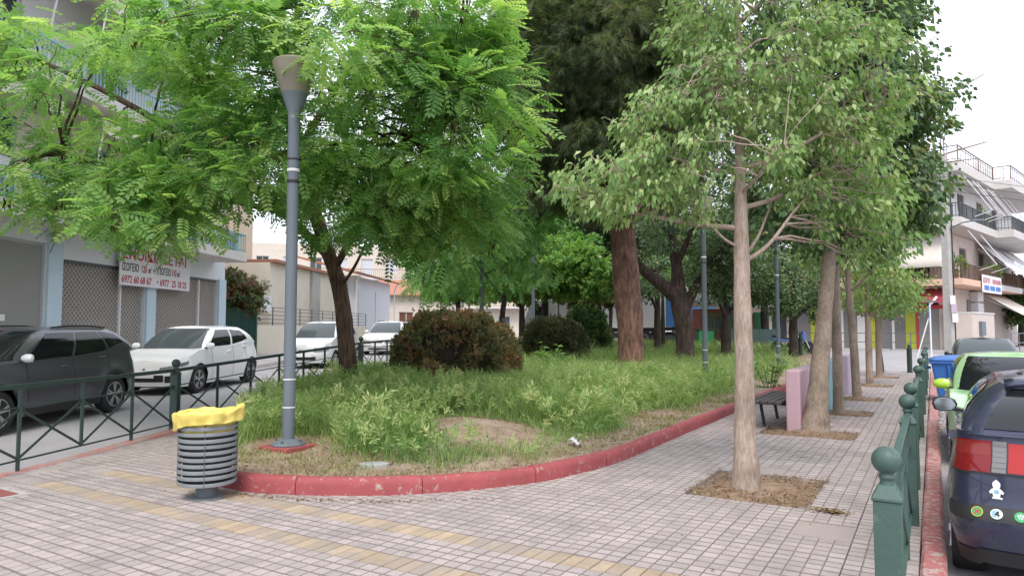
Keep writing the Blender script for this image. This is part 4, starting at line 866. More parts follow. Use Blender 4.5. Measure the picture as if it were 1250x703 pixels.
def lamp(label, u, v, matname, pad=False, top=5.0):
    p = F(u, v); gz = hp(p.x, p.y); root = empty('street_lamp', (p.x, p.y, gz)); tag(root, label, 'street lamp', 'street lamps on the island'); k = top-.12
    if pad: MB().bx(-.24,.24,-.24,.24,-.12,.035).build('foundation_pad', 'kerb_red', root, bev=.012)
    z0 = .035 if pad else 0
    MB().lathe([(.205,z0),(.21,z0+.012),(.19,z0+.028),(.12,z0+.062),(.085,z0+.075)], 8).build('base_flange', matname, root)
    bolts = MB()
    for a in range(4): bolts.lathe([(.014,z0+.02),(.014,z0+.065)], 6, (math.cos(a*1.571+.4)*.155, math.sin(a*1.571+.4)*.155, 0))
    bolts.build('bolts', 'steel_dark', root)
    MB().lathe([(.072,z0+.05),(.072,.72),(.070,.73),(.068,3.38),(.071,3.40),(.071,k-.62),(.074,k-.61),(.074,k-.58),(.068,k-.57)], 20).build('pole', matname, root, smooth=35)
    for z, m_, hh in ((.47,'white_band',.018),(.80,'white_band',.02),(3.18,'black_band',.04),(3.32,'white_band',.035),(3.46,'black_band',.025)):
        MB().lathe([(.073,z),(.0755,z+.004),(.0755,z+hh-.004),(.073,z+hh)], 20, cap=False).build('tape_band', m_, root, smooth=35)
    MB().lathe([(.07,k-.58),(.078,k-.52),(.155,k-.30),(.158,k-.29)], 24).build('lamp_collar', matname, root, smooth=50)
    MB().lathe([(.158,k-.29),(.268,k+.06),(.271,k+.08),(.255,k+.10),(.001,k+.11)], 28).build('lamp_bowl', 'lamp_bowl', root, smooth=40)
    return root
lamp('grey street lamp with funnel-shaped head on a red pad, beside the litter bin', -2.67, 8.4, 'lamp_grey', True, 4.7)
lamp('dark lamp pole standing in the grass between the oak and the pale street tree', 5.25, 19, 'lamp_dark')
lamp('dark lamp pole behind the bench near the motorcycle', 9.53, 25, 'lamp_dark')
lamp('dark lamp pole rising behind the big rusty hedge', -.96, 22, 'lamp_dark')
lamp('pale grey lamp pole behind the lower hedge', .92, 30, 'lamp_grey')

# litter bin
def litter_bin():
    x, y = -5.82, 4.16; root = empty('litter_bin', (x, y, 0), R(20)); tag(root, 'round grey slatted litter bin lined with a yellow bag', 'litter bin')
    MB().lathe([(.165,.0),(.165,.012),(.10,.02)], 24).build('base_plate', 'bin_grey', root, smooth=30)
    MB().lathe([(.10,.015),(.10,.16)], 20).build('pedestal', 'lamp_grey', root, smooth=30)
    MB().lathe([(.262,.145),(.262,.16),(.001,.161)], 32).build('floor_plate', 'steel_dark', root, smooth=30)
    n = 11; pitch = (.75-.135)/n
    for k in range(n):
        z = .135+k*pitch; rr_ = .266+.012*math.sin(k*.9)*.3; hh = pitch*.62; dx = random.gauss(0, .0025)
        o = MB().lathe([(rr_-.003,z),(rr_+.002,z+.002),(rr_+.004,z+hh*.5),(rr_+.002,z+hh-.002),(rr_-.003,z+hh),(rr_-.006,z+hh*.5),(rr_-.003,z)], 40, cap=False).build('slat', 'bin_grey', root, smooth=40); o.location = (dx, -dx, 0); o.rotation_euler = (random.gauss(0, .006), random.gauss(0, .006), 0)
    for a in range(4):
        t = a*math.pi/2+.5; MB().beam((.255*math.cos(t), .255*math.sin(t), .14), (.255*math.cos(t), .255*math.sin(t), .75), .035, .006, (-math.sin(t), math.cos(t), 0)).build('strap', 'steel_dark', root)
    MB().lathe([(.22,.17),(.235,.70)], 28, cap=False).build('inner_liner', 'black_plastic', root, smooth=40)
    def bag(t, v):
        ph = t; nz = mnoise.noise(Vector((math.cos(ph)*1.8, math.sin(ph)*1.8, 2.3))); f2 = mnoise.noise(Vector((math.cos(ph)*5, math.sin(ph)*5, v*1.5))); f3 = math.sin(ph*13+v*2+2*nz)*.45+math.sin(ph*29+1+3*nz)*.35+math.sin(ph*47-v*3)*.25
        hi = .79+.03*nz+.028*math.cos(ph-.3)+.012*math.sin(ph*3)
        if v < 1: r_ = .235+.03*v; z = .60+(hi-.60)*v
        elif v < 2: k = v-1; r_ = .265+.047*math.sin(k*math.pi/2)+.012*k*nz; z = hi+.016*math.sin(k*math.pi)-.012*k
        else: k = v-2; r_ = .312-.012*k+.014*nz+.009*k*f3; z = hi-.012-k*(.115+.035*nz-.03*math.cos(ph+.9))
        r_ += .016*f2+.006*f3*min(v, 1)+.022*max(0, math.cos(ph-.2))**3*min(v,2)/2; return (r_*math.cos(ph), r_*math.sin(ph), z+.008*f2)
    ts = list(np.linspace(0, 2*math.pi, 97)); MB().grid(bag, ts, [0,.25,.5,.75,1,1.15,1.3,1.5,1.7,1.85,2,2.15,2.3,2.5,2.7,2.85,3]).build('bag', 'bag_yellow', root, smooth=75)
    MB().lathe([(.25,.60),(.15,.56),(.001,.55)], 24, cap=False).build('bag_floor', 'bag_yellow', root, smooth=60)
    root.scale = (.95, .95, 1)
    return root
litter_bin()

# benches with a painted concrete back
def bench(label, y0, matname, L=2.0):
    root = empty('bench', (-1.86, y0, 0)); tag(root, label, 'bench', 'benches with painted concrete backs')
    MB().bx(-.10,.11,0,L,-.05,.93).build('concrete_back', matname, root, bev=.03, seg=3)
    for yy in (.45, L-.45): MB().beam((-.12,yy,.37),(-.62,yy,.37),.05,.05).beam((-.56,yy,.345),(-.50,yy,-.05),.045,.045).build('support', 'chassis', root, bev=.01)
    for k in range(5):
        x0 = -.16-k*.107; o = MB().bx(x0-.092, x0, -.06, L+.06, .40, .442).build('slat', 'bench_wood', root, bev=.006); o.rotation_euler = (0, random.gauss(0, .006), 0)
bench('bench with pink concrete back and dark slatted seat', 11.35, 'bench_pink')
bench('bench with teal concrete back behind the slim street trunks', 14.75, 'bench_teal')
bench('bench with lilac concrete back, farthest along the pavement', 18.4, 'bench_lilac')

# blue wheeled bin
def dumpster():
    root = empty('wheeled_bin', (.60, 18.0, -.15), R(0)); tag(root, 'large blue wheeled waste bin behind the mint green car', 'waste bin')
    mb = MB(); b = .52; t = .66; d0, d1 = .40, .50
    mb.add([(-b,-d0,.14),(b,-d0,.14),(b,d0,.14),(-b,d0,.14),(-t,-d1,1.0),(t,-d1,1.0),(t,d1,1.0),(-t,d1,1.0)], [(3,2,1,0),(0,1,5,4),(1,2,6,5),(2,3,7,6),(3,0,4,7),(4,5,6,7)])
    mb.build('body', 'bin_blue', root, bev=.03, seg=3)
    MB().bx(-.70,.70,-.54,.54,.97,1.03).build('rim', 'bin_blue', root, bev=.015)
    MB().grid(lambda x, y: (x*.70, y*.55, 1.035+.11*(1-x**4)*(1-y**4)*(.8+.2*y)), list(np.linspace(-1,1,13)), list(np.linspace(-1,1,11))).build('lid', 'bin_blue', root, smooth=50, thick=.015)
    for s in (-1, 1):
        MB().tube([(s*.66,-.2,.86),(s*.75,-.2,.87),(s*.75,.2,.87),(s*.66,.2,.86)], .018, 8).build('handle', 'bin_blue', root, smooth=50)
        MB().beam((s*.3,-.47,.30),(s*.35,-.505,.95),.06,.03).build('rib', 'bin_blue', root, bev=.008)
        for yy in (-.3,.3): MB().lathe([(.03,-.03),(.09,-.03),(.095,0),(.09,.03),(.03,.03)], 16, (s*.42, yy, .095), 'x').build('wheel', 'rubber', root, smooth=40)
dumpster()

# green board, green waste bin, bright green railing, kiosk and tent behind the island
gz = h_road(*F(10.3,37)[:2])+.05
gz = h_road(*F(12.4,36.5)[:2])+.02
root = empty('notice_board', Fz(12.5,36.5,gz), YAW); tag(root, 'low dark green board wall with a bench in front, behind the island', 'board')
for k in range(3): MB().bx(-1.5+k*1.0, -1.5+k*1.0+.99, -.03, .03, .08, 1.15).build('panel', 'board_green', root, bev=.006)
for k in range(4): MB().bx(-1.54+k*1.0, -1.46+k*1.0, -.05, .05, -.1, 1.19).build('post', 'board_green', root)
root = empty('bench', Fz(12.2,35.6,gz), YAW); tag(root, 'small dark bench in front of the low green board wall', 'bench')
for k in range(3): MB().bx(-.9,.9,-.2+k*.14,-.2+k*.14+.12,.42,.46).build('slat', 'bench_wood', root)
for s in (-.7,.7): MB().beam((s,-.1,-.1),(s,.05,.42),.05,.05).build('leg', 'chassis', root)
root = empty('waste_bin', Fz(10.35,37.5,gz), YAW); tag(root, 'bright green wheeled waste bin beside the tent', 'waste bin'); MB().box((0,0,.6),(.8,.7,1.0),taper=1.0).build('body','plastic_green',root,bev=.03); MB().bx(-.45,.45,-.4,.4,1.1,1.17).build('lid','chassis',root,bev=.02)
for s in (-.3,.3): MB().lathe([(.03,-.03),(.1,-.03),(.1,.03),(.03,.03)],14,(s,-.3,.1),'x').build('wheel','rubber',root)
root = empty('green_railing', Fz(13.4,41,gz+.05), YAW); tag(root, 'tall bright green bar railing of the yard behind the board wall', 'railing')
for k in range(20): MB().beam((-1.9+k*.2,0,0),(-1.9+k*.2,0,2.1),.035,.035).build('bar', 'fence_bright_green', root)
for z in (.2,1.05,1.95): MB().beam((-2.0,0,z),(2.0,0,z),.05,.05).build('rail', 'fence_bright_green', root)
for xx in (-1.0, .9): MB().bx(xx,xx+.9,.3,.34,0,2.1).build('sheet_panel', 'fence_bright_green', root)
root = empty('kiosk', Fz(12.6,43.5,gz), YAW); tag(root, 'orange kiosk under a pale pitched canopy beyond the park', 'kiosk')
MB().bx(-1.1,1.1,-1,1,0,2.4).build('cabin','kiosk_orange',root,bev=.02); MB().bx(-.9,.9,-1.04,-1.0,1.1,1.9).build('hatch','interior_dark',root)
MB().add([(-2,-1.8,2.75),(4.4,-1.8,2.75),(4.4,1.6,2.75),(-2,1.6,2.75),(-.6,0,4.0),(3,0,4.0)],[(0,1,5,4),(1,2,5),(2,3,4,5),(3,0,4)]).build('canopy','tent_white',root,thick=.03)
MB().bx(-2,4.4,-1.83,-1.80,2.45,2.74).build('valance','tent_white',root)
for xx in (-1.9,1.2,4.3): MB().beam((xx,-1.75,0),(xx,-1.75,2.75),.06,.06).build('pole','concrete',root)

# small litter
p = F(.63, 8.55); root = empty('plastic_cup', (-3.83, 7.75, hp(-3.83,7.75)+.03), R(20)); tag(root, 'crumpled white plastic cup and wrapper lying on the dry grass by the kerb', 'litter')
MB().grid(lambda t, z: ((.035+.012*z+.008*math.sin(t*3+z*4))*math.cos(t), z*.1, .01+(.035+.012*z+.008*math.sin(t*4+z*3))*math.sin(t)), list(np.linspace(0,6.283,17)), list(np.linspace(0,1,6))).build('cup','plastic_litter',root,smooth=60)
MB().grid(lambda a, b: (.02+a*.10, -.10+b*.16, .02+.025*mnoise.noise(Vector((a*4, b*4, 1)))+.02*math.sin(a*7)), list(np.linspace(0,1,10)), list(np.linspace(0,1,8))).build('wrapper','plastic_litter',root,smooth=60)
def stone(label, x, y, a, b, seed):
    z = hp(x, y); poly = [(a*math.cos(t)*(1+.15*mnoise.noise(Vector((math.cos(t)*2,math.sin(t)*2,seed)))), b*math.sin(t)*(1+.15*mnoise.noise(Vector((math.cos(t)*2,math.sin(t)*2,seed+4))))) for t in np.linspace(0, 6.283, 13)[:-1]]
    o = MB().prism(poly, -.04, .03).build('flat_stone', 'stone_flat', bev=.008); o.location = (x, y, z); o.rotation_euler = (0,0,YAW+.1); tag(o, label, 'stone')
stone('flat grey stone set in the soil just behind the red kerb', -5.0, 5.52, .16, .09, 2); stone('flat mossy stone half hidden at the edge of the tall grass', -5.45, 6.3, .2, .1, 5)
# concrete post at the far corner and no-entry sign
gz = h_road(*F(20.9,33.5)[:2])
root = empty('utility_pole', Fz(21.0,33.5,gz)); tag(root, 'tall tapered concrete utility pole with posters before the corner apartment house', 'utility pole')
MB().lathe([(.27,-.2),(.26,1),(.18,9.2),(.17,9.6),(.001,9.62)], 4).build('shaft','concrete',root,bev=.02)
root.rotation_euler = (0,0,R(20))
MB().tube([(.0,0,7.7),(.5,-.2,8.3),(1.0,-.4,8.35)],.03,8).build('cable_bracket','steel_dark',root)
o = MB().tube([(.15,-.1,6.0),(.6,-.35,6.25),(.95,-.5,6.3)],.03,8).build('lamp_arm','steel_dark',root); MB().box((1.15,-.6,6.3),(.55,.2,.09)).build('lamp_head','lamp_grey',root,bev=.03)
for k,(z,w) in enumerate(((1.5,.34),(1.95,.3),(2.35,.26))): 
    o = MB().bx(-w/2-.06*k,w/2-.04*k,-.37+.004*k,-.362+.004*k,z,z+.42).build('poster',['sign_white','bench_lilac','sign_white'][k],root); o.rotation_euler=(0,0,R(45-20)); 
MB().tube([(.26,-.02,.0),(.25,-.02,8.8)],.03,6).build('cable_pipe','black_plastic',root)
gz = h_road(*F(18.2,30.5)[:2])
root = empty('road_sign', Fz(18.3,30.5,gz), YAW); tag(root, 'road sign on a white pole with slanted brace, seen edge-on at the crossing', 'road sign')
MB().tube([(0,0,-.2),(0,0,2.35)],.035,10).build('pole','sign_white',root,smooth=40); MB().tube([(-.62,.1,-.2),(-.05,.02,1.7)],.025,8).build('brace','sign_white',root,smooth=40)
_d = MB().lathe([(.001,0),(.28,0),(.28,.02),(.001,.02)],24,(0,.04,1.95),'y').build('disc','ink_blue',root,smooth=30); _d.rotation_euler=(0,0,R(59))
MB().beam((-.55,0,2.42),(.25,0,2.42),.16,.06).build('solar_plate','lamp_grey',root); MB().beam((.05,0,2.3),(.32,0,2.62),.07,.07).build('lamp_tip','sign_white',root)
# ================================================================== VEHICLES
def interp(tab, x):
    if x <= tab[0][0]: return tab[0][1]
    for (a, b), (c, d) in zip(tab, tab[1:]):
        if x <= c: t = (x-a)/(c-a); t = t*t*(3-2*t)*.35+t*.65; return b+(d-b)*t
    return tab[-1][1]
def make_wheel(parent, r, w, style, x, y, side, hubcol='alloy'):
    e = empty('wheel', (x, y, r), 0, parent)
    s = side
    MB().lathe([(r*.66,-w/2),(r*.93,-w/2),(r*.985,-w*.36),(r,-w*.2),(r,w*.2),(r*.985,w*.36),(r*.93,w/2),(r*.66,w/2)], 36, axis='y').build('tyre', 'rubber', e, smooth=35)
    o = s*w/2
    MB().lathe([(.001,o*.55),(r*.62,o*.55),(r*.665,o*.9),(r*.665,o*1.02),(r*.62,o*.98)] if s > 0 else [(r*.62,o*.98),(r*.665,o*1.02),(r*.665,o*.9),(r*.62,o*.55),(.001,o*.55)], 36, axis='y', cap=False).build('rim_barrel', 'alloy_dark' if style != 'steel' else hubcol, e, smooth=35)
    MB().lathe([(r*.615,o*.86),(r*.66,o*.86),(r*.66,o*1.03),(r*.615,o*1.03)], 36, axis='y', cap=False).build('rim', hubcol, e, smooth=35)
    n = 5 if style == 'five' else 7; sp = MB()
    for k in range(n):
        a = 2*math.pi*k/n+.3
        for da in ((-.16, .16) if style == 'five' else (0,)):
            p0 = Vector((math.cos(a)*r*.12, o*.92, math.sin(a)*r*.12)); p1 = Vector((math.cos(a+da)*r*.63, o*1.0, math.sin(a+da)*r*.63))
            sp.beam(p0, p1, r*(.085 if style == 'five' else .16), .03, (0, 1, 0))
    sp.build('spokes', hubcol, e)
    MB().lathe([(.001,o*1.05),(r*.10,o*1.05),(r*.13,o*.9)] if s > 0 else [(r*.13,o*.9),(r*.10,o*1.05),(.001,o*1.05)], 16, axis='y', cap=False).build('hub_cap', hubcol, e, smooth=40)
    return e
class Car:
    def __init__(c, label, S, loc, rz, cat='car', name='parked_car', group=None):
        c.S = S; c.L, c.W = S['L'], S['W']; c.root = empty(name, loc, rz); tag(c.root, label, cat, group); c.paint = S['paint']; c.build()
    def half(c, u, xf, xr, w, rf, rr_, bf, br_):
        if u <= 1: y = (w-rf)*u; x = xf+bf*(y/w)**2
        elif u <= 2: a = (u-1)*math.pi/2; y = w-rf+rf*math.sin(a); x = xf+rf*(1-math.cos(a))+bf*(y/w)**2
        elif u <= 3: t = u-2; x = (xf+rf+bf)*(1-t)+(xr-rr_-br_)*t; y = w
        elif u <= 4: a = (u-3)*math.pi/2; y = w-rr_+rr_*math.cos(a); x = xr-rr_*(1-math.sin(a))-br_*(y/w)**2
        else: y = (w-rr_)*(5-u); x = xr-br_*(y/w)**2
        return x, y
    def body(c, u, v):
        S = c.S; u0 = min(u, 10-u); sg = 1 if u <= 5 else -1
        x, y = c.half(u0, 0, c.L, c.W/2, S.get('rf',.32), S.get('rr',.22), S.get('bf',.14), S.get('br',.08))
        zt = interp(S['belt'], x); zb = S['gc'] if 1.2 < u0 < 3.8 else interp([(0,S['gc']+.02),(1,S['gc'])], min(x, c.L-x))
        if 1.35 < u0 < 3.65:
            for xc in (S['fo'], S['fo']+S['wb']):
                ra = S['wr']*1.16; d = abs(x-xc)
                if d < ra: zb = max(zb, S['wr']+math.sqrt(ra*ra-d*d)-.0)
        z = zb+(zt-zb)*v
        y *= interp(S['sect'], z)*(1-.045*((x-c.L*.52)/(c.L/2))**2)
        # wheel-arch flare
        if 1.5 < u0 < 3.5:
            for xc in (S['fo'], S['fo']+S['wb']):
                d = math.hypot(x-xc, (z-S['wr'])); y += S.get('flare', .018)*math.exp(-((d-S['wr']*1.2)/.13)**2)
        if x < .9: x += interp(S['nose'], z)*max(0, 1-x/.9)**1.4
        if x > c.L-.7: x -= interp(S['tail'], z)*max(0, 1-(c.L-x)/.7)**1.4
        return Vector((c.L/2-x, y*sg, z))
    def gh(c, u, v):
        S = c.S; G = S['gh']; u0 = min(u, 10-u); sg = 1 if u <= 5 else -1
        xb, yb = c.half(u0, G['xf'], G['xr'], c.W/2*G.get('wb',.90), .16, .14, G.get('bf',.16), .05)
        xt, yt = c.half(u0, G['tf'], G['tr'], c.W/2*G.get('wt',.66), .14, .14, G.get('bt',.10), .05)
        zb = interp(S['belt'], xb)-.015; zt = S['H']-.035-.05*max(0, (xt-c.L*.5)/(c.L*.5))**2*G.get('drop',1)
        k = v; bul = .035*math.sin(math.pi*min(v, 1))*(1 if 1.5 < u0 < 3.5 else .6)
        x = xb+(xt-xb)*k; y = yb+(yt-yb)*(k**1.15)+ (bul if u0 > 1 and u0 < 4 else bul*yb/(c.W/2))
        z = zb+(zt-zb)*(math.sin(k*math.pi/2)*.35+k*.65)
        if u0 < 1.5: x -= .04*math.sin(math.pi*k)
        if u0 > 3.5: x += .05*math.sin(math.pi*k)
        return Vector((c.L/2-x, y*sg, z))
    def ux(c, x, fn='body'):
        S = c.S
        if fn == 'body': a = S.get('rf',.32)+S.get('bf',.14); b = c.L-S.get('rr',.22)-S.get('br',.08)
        else: a = 0; b = 1
        return 2+(x-a)/(b-a)
    def patch(c, name, fn, u0, u1, v0, v1, m, off=.004, nu=10, nv=6, parent=None, sides=(1,), skew=None, smooth=60, thick=0):
        f = c.body if fn == 'body' else c.gh; outs = []
        for sd in sides:
            mb = MB()
            def P(a, b):
                u = u0+(u1-u0)*a
                lo = v0 if not hasattr(v0, '__len__') else v0[0]+(v0[1]-v0[0])*a; hi = v1 if not hasattr(v1, '__len__') else v1[0]+(v1[1]-v1[0])*a
                if skew: u += (skew[0]*(1-a)+skew[1]*a)*b
                v = lo+(hi-lo)*b; uu = u if sd > 0 else 10-u
                p = f(uu, v); e = .01
                du = f(min(9.999, uu+e), v)-f(max(0.001, uu-e), v); dv = f(uu, min(1, v+e))-f(uu, max(0, v-e)); n = du.cross(dv)
                if n.length < 1e-9: n = Vector((0,0,1))
                n.normalize()
                cen = Vector((0, 0, p.z-.2)); 
                if n.dot(p-cen) < 0: n = -n
                return p+n*off
            mb.grid(P, list(np.linspace(0,1,nu)), list(np.linspace(0,1,nv)), flip=(sd > 0))
            outs.append(mb.build(name, m, parent or c.root, smooth=smooth))
        return outs
    def cross_lid(c, f, us, v, crown, name, m, parent=None, ny=9):
        mb = MB()
        def P(a, t):
            l = f(a, v); y = l.y*t; return Vector((l.x, y, l.z+crown*(1-t*t)))
        mb.grid(P, us, list(np.linspace(1,-1,ny)), flip=True); return mb.build(name, m, parent or c.root, smooth=50)
    def build(c):
        S = c.S; pn = c.paint; a = S.get('rf',.32)+S.get('bf',.14); b = c.L-S.get('rr',.22)-S.get('br',.08)
        us = list(np.linspace(0,1,7))+list(np.linspace(1,2,8))[1:]; ss = list(np.linspace(0,1,64))
        for xc in (S['fo'], S['fo']+S['wb']):
            ra = S['wr']*1.16
            for e in (-ra-.002, -ra+.002, ra-.002, ra+.002): t = (xc+e-a)/(b-a); ss.append(t)
        ss = sorted(t for t in ss if 0 < t <= 1); us += [2+t for t in ss]+list(np.linspace(3,4,8))[1:]+list(np.linspace(4,5,7))[1:]
        full = us+[10-u for u in us[::-1]][1:]
        vs_ = list(np.linspace(0,1,13))
        bd = MB().grid(c.body, full, vs_, flip=True).build('body', pn, c.root, smooth=40)
        c.cross_lid(c.body, us, 1.0, .035, 'bonnet', pn)
        ug = list(np.linspace(0,5,60)); fg = ug+[10-u for u in ug[::-1]][1:]
        MB().grid(c.gh, fg, list(np.linspace(0,1,9)), flip=True).build('cabin', pn, c.root, smooth=50)
        c.cross_lid(c.gh, ug, 1.0, .045, 'roof', S.get('roof', pn))
        MB().bx(-c.L/2+.25, c.L/2-.25, -c.W/2+.25, c.W/2-.25, S['gc']-.02, .62).build('underbody', 'black_plastic', c.root)
        for xc in (S['fo'], S['fo']+S['wb']):
            for sd in (1, -1): make_wheel(c.root, S['wr'], .2, S.get('rim','five'), c.L/2-xc, sd*(c.W/2-.115), sd, S.get('rimcol','alloy'))
        gl = S.get('glass', 'car_glass')
        c.patch('windscreen', 'gh', 0.001, .985, .05, .93, gl, .004, 14, 8, sides=(1,-1)) if False else None
        mb = MB()
        def scr(lo, hi, v0, v1, nm, m):
            mb = MB(); n = 24
            def P(a_, b_):
                u = lo+(hi-lo)*a_
                if u < 0: u = u+10
                v = v0+(v1-v0)*b_; p = c.gh(u if u < 10 else u-10, v); q = Vector((1 if lo < 1 else -1, 0, .6)).normalized(); return p+q*.005
            return mb.grid(P, list(np.linspace(0,1,n)), list(np.linspace(0,1,8)), flip=True).build(nm, m, c.root, smooth=60)
        ws = scr(-1.5, 1.5, .06, .95, 'windscreen', S.get('wsglass', gl))
        scr(3.9, 6.1, S.get('rw',(.12,.90))[0], S.get('rw',(.12,.90))[1], 'rear_window', gl)
        for (u0, u1, v0, v1, sk) in S['side']: c.patch('side_window', 'gh', u0, u1, v0, v1, gl, .005, 12, 6, sides=(1,-1), skew=sk)
        if 'trim' in S:
            for (u0, u1, v0, v1, m) in S['trim']: c.patch('trim', 'body', u0, u1, v0, v1, m, .006, 60 if u1-u0 > 1.5 else 16, 4, sides=(1,-1))
        for nm, lst in (('headlight', S.get('head', [])), ('tail_light', S.get('tailp', []))):
            for q in lst: c.patch(nm, 'body', *q[:4], q[4], .007, 12, 6, sides=(1,-1), skew=q[5] if len(q) > 5 else None)
        for q in S.get('front', []): c.patch(q[0], 'body', q[1], q[2], q[3], q[4], q[5], .006, 12, 4, sides=(1,-1))
        for xd in S['doors']: u = c.ux(xd); c.patch('door_gap', 'body', u-.0018, u+.0018, .10, .985, 'black_plastic', .002, 2, 10, sides=(1,-1))
        for xh in S['handles']:
            for sd in (1,-1):
                p = c.body(c.ux(xh) if sd > 0 else 10-c.ux(xh), S.get('hv', .84)); MB().box(p+Vector((0, sd*.012, 0)), (.17, .03, .028)).build('door_handle', S.get('handle', pn), c.root, bev=.008)
        if 'rails' in S:
            for sd in (1,-1): MB().tube([c.gh((2.06 if sd > 0 else 7.94), 1)+Vector((0,0,.03)), c.gh(2.3 if sd > 0 else 7.7, 1)+Vector((0,0,.055)), c.gh(2.7 if sd > 0 else 7.3, 1)+Vector((0,0,.055)), c.gh(2.97 if sd > 0 else 7.03, 1)+Vector((0,0,.03))], .016, 8).build('roof_rail', 'black_plastic', c.root, smooth=60)
        G = S['gh']
        for sd in (1,-1):
            xm = S.get('mx', G['xf']+.32); zb = interp(S['belt'], xm)
            mp = Vector((c.L/2-xm, sd*(c.W/2+.05), zb+.06)); prof = [(.001,-.105),(.055,-.085),(.082,-.03),(.085,.03),(.07,.085),(.001,.105)]
            mb = MB().lathe(prof, 16, axis='y'); mb.v = [(x*.62 if x > 0 else x*.25, y, z*.82) for x, y, z in mb.v]
            o = mb.build('wing_mirror', S.get('mirror', pn), c.root, smooth=50); o.location = mp
            g = MB().add([(-.030+.05*.056*math.sin(t), .088*math.copysign(abs(math.cos(t))**.7, math.cos(t)), .056*math.copysign(abs(math.sin(t))**.7, math.sin(t))) for t in np.linspace(0, 6.283, 25)[:-1]], [tuple(range(23,-1,-1))]); g2 = g.build('mirror_glass', 'mirror_glass', o)
            MB().beam(mp+Vector((0,-sd*.06,-.04)), Vector((c.L/2-xm-.02, sd*(c.W/2-.12), zb-.01)), .05, .035).build('mirror_arm', 'black_plastic', c.root)
        for fr, x, zz in ((1, c.L/2, S.get('plz',(.45,.55))[0]), (-1, -c.L/2, S.get('plz',(.45,.55))[1])):
            u = .001 if fr > 0 else 4.999; z = zz
            best = min((abs(c.body(u, v).z-z), c.body(u, v)) for v in np.linspace(0,1,60)); p = best[1]
            o = MB().box((p.x+fr*.012, 0, z), (.012, .50, .11)).build('number_plate', 'sign_white', c.root, bev=.003)
SECT = [(0,.90),(.2,.93),(.45,.995),(.62,1.0),(.8,.985),(1.0,.945),(1.2,.92)]
def heading(d): return math.atan2(d[1], d[0])
HL = heading((-LU[0], -LU[1]))           # cars on the left street face back toward the plaza
def place_left(L, W, s_front, t_near, dz=0):
    p = LS(s_front+L/2, t_near+W/2); z = h_road(p.x, p.y); return (p.x, p.y, z+dz)
slope = math.atan(.021)
def tilt(car): car.root.rotation_euler = (0, slope, HL)
# graphite crossover
S = dict(L=4.3, W=1.78, H=1.57, wb=2.6, fo=.86, wr=.335, gc=.22, paint='paint_graphite', sect=SECT, flare=.03, nose=[(.2,.10),(.5,0),(.8,.04),(1.0,.16)], tail=[(.2,.10),(.5,0),(.85,.03),(1.05,.12)],
  belt=[(0,.86),(.25,.95),(1.2,1.06),(1.5,1.05),(2.4,1.07),(3.1,1.11),(3.6,1.17),(4.3,1.12)], gh=dict(xf=1.0,xr=4.22,tf=1.85,tr=3.72,wb=.91,wt=.70), side=[(2.02,2.40,.06,.84,None),(2.43,2.74,.06,.84,None),(2.765,2.96,(.08,.30),(.84,.70),None)],
  trim=[(1.0,4.0,0,.14,'black_plastic')], head=[(.5,1.6,(.70,.76),(.82,.88),'head_lamp')], tailp=[(3.55,4.5,.70,.86,'tail_red')], front=[('grille',.001,.75,.30,.62,'black_plastic')], doors=[1.42,2.42,3.32], handles=[2.2,3.15], rails=1, mirror='paint_silver', rw=(.25,.92), handle='paint_graphite')
c = Car('dark graphite crossover with roof rails parked behind the green railing', S, place_left(4.3,1.78,8.7,8.35), HL); tilt(c)
# white hatchback
S = dict(L=3.94, W=1.74, H=1.5, wb=2.56, fo=.77, wr=.315, gc=.19, paint='paint_white', sect=SECT, flare=.03, nose=[(.2,.06),(.45,0),(.7,.06),(.95,.22)], tail=[(.2,.10),(.5,0),(.8,.02),(1.05,.12)],
  belt=[(0,.74),(.2,.82),(.9,.97),(1.2,1.0),(2.2,1.01),(2.9,1.05),(3.3,1.10),(3.94,1.04)], gh=dict(xf=.82,xr=3.86,tf=1.72,tr=3.28,wb=.90,wt=.66,bf=.2), side=[(2.02,2.47,.06,.84,None),(2.51,2.86,(.06,.16),(.84,.72),None)], wsglass='car_glass_pale',
  head=[(.66,1.8,(.64,.74),(.76,.86),'head_lamp')], tailp=[(3.5,4.5,.74,.86,'tail_red')], front=[('grille',.001,.85,.18,.46,'black_plastic'),('fog_vent',.9,1.25,.15,.42,'black_plastic'),('badge',.001,.06,.66,.74,'chrome')], doors=[1.36,2.38,3.06], handles=[2.15,3.0], rw=(.15,.85))
c = Car('clean white hatchback parked in front of the lattice shop shutters', S, place_left(3.94,1.74,14.55,8.5), HL); tilt(c)
# silver city car
S = dict(L=3.6, W=1.62, H=1.54, wb=2.38, fo=.70, wr=.28, gc=.18, paint='paint_silver', sect=SECT, nose=[(.2,.06),(.45,0),(.7,.05),(.95,.18)], tail=[(.2,.06),(.5,0),(1.0,.06)],
  belt=[(0,.76),(.2,.84),(.8,.98),(1.1,1.0),(2.4,1.03),(3.0,1.06),(3.6,1.05)], gh=dict(xf=.68,xr=3.54,tf=1.45,tr=3.2,wb=.91,wt=.70,bf=.18), side=[(2.02,2.46,.06,.85,None),(2.50,2.86,.06,(.85,.8),None)], wsglass='car_glass_pale',
  head=[(.6,1.6,.62,.86,'head_lamp')], tailp=[(3.6,4.3,.6,.9,'tail_red')], front=[('grille',.001,.8,.16,.36,'black_plastic'),('badge',.001,.08,.68,.76,'chrome'),('upper_grille',.001,.5,.70,.75,'black_plastic')], doors=[1.2,2.2,3.0], handles=[2.0,2.85], rim='steel')
c = Car('small silver city car parked behind the locust trunk', S, place_left(3.6,1.62,22.2,7.95), HL); tilt(c)
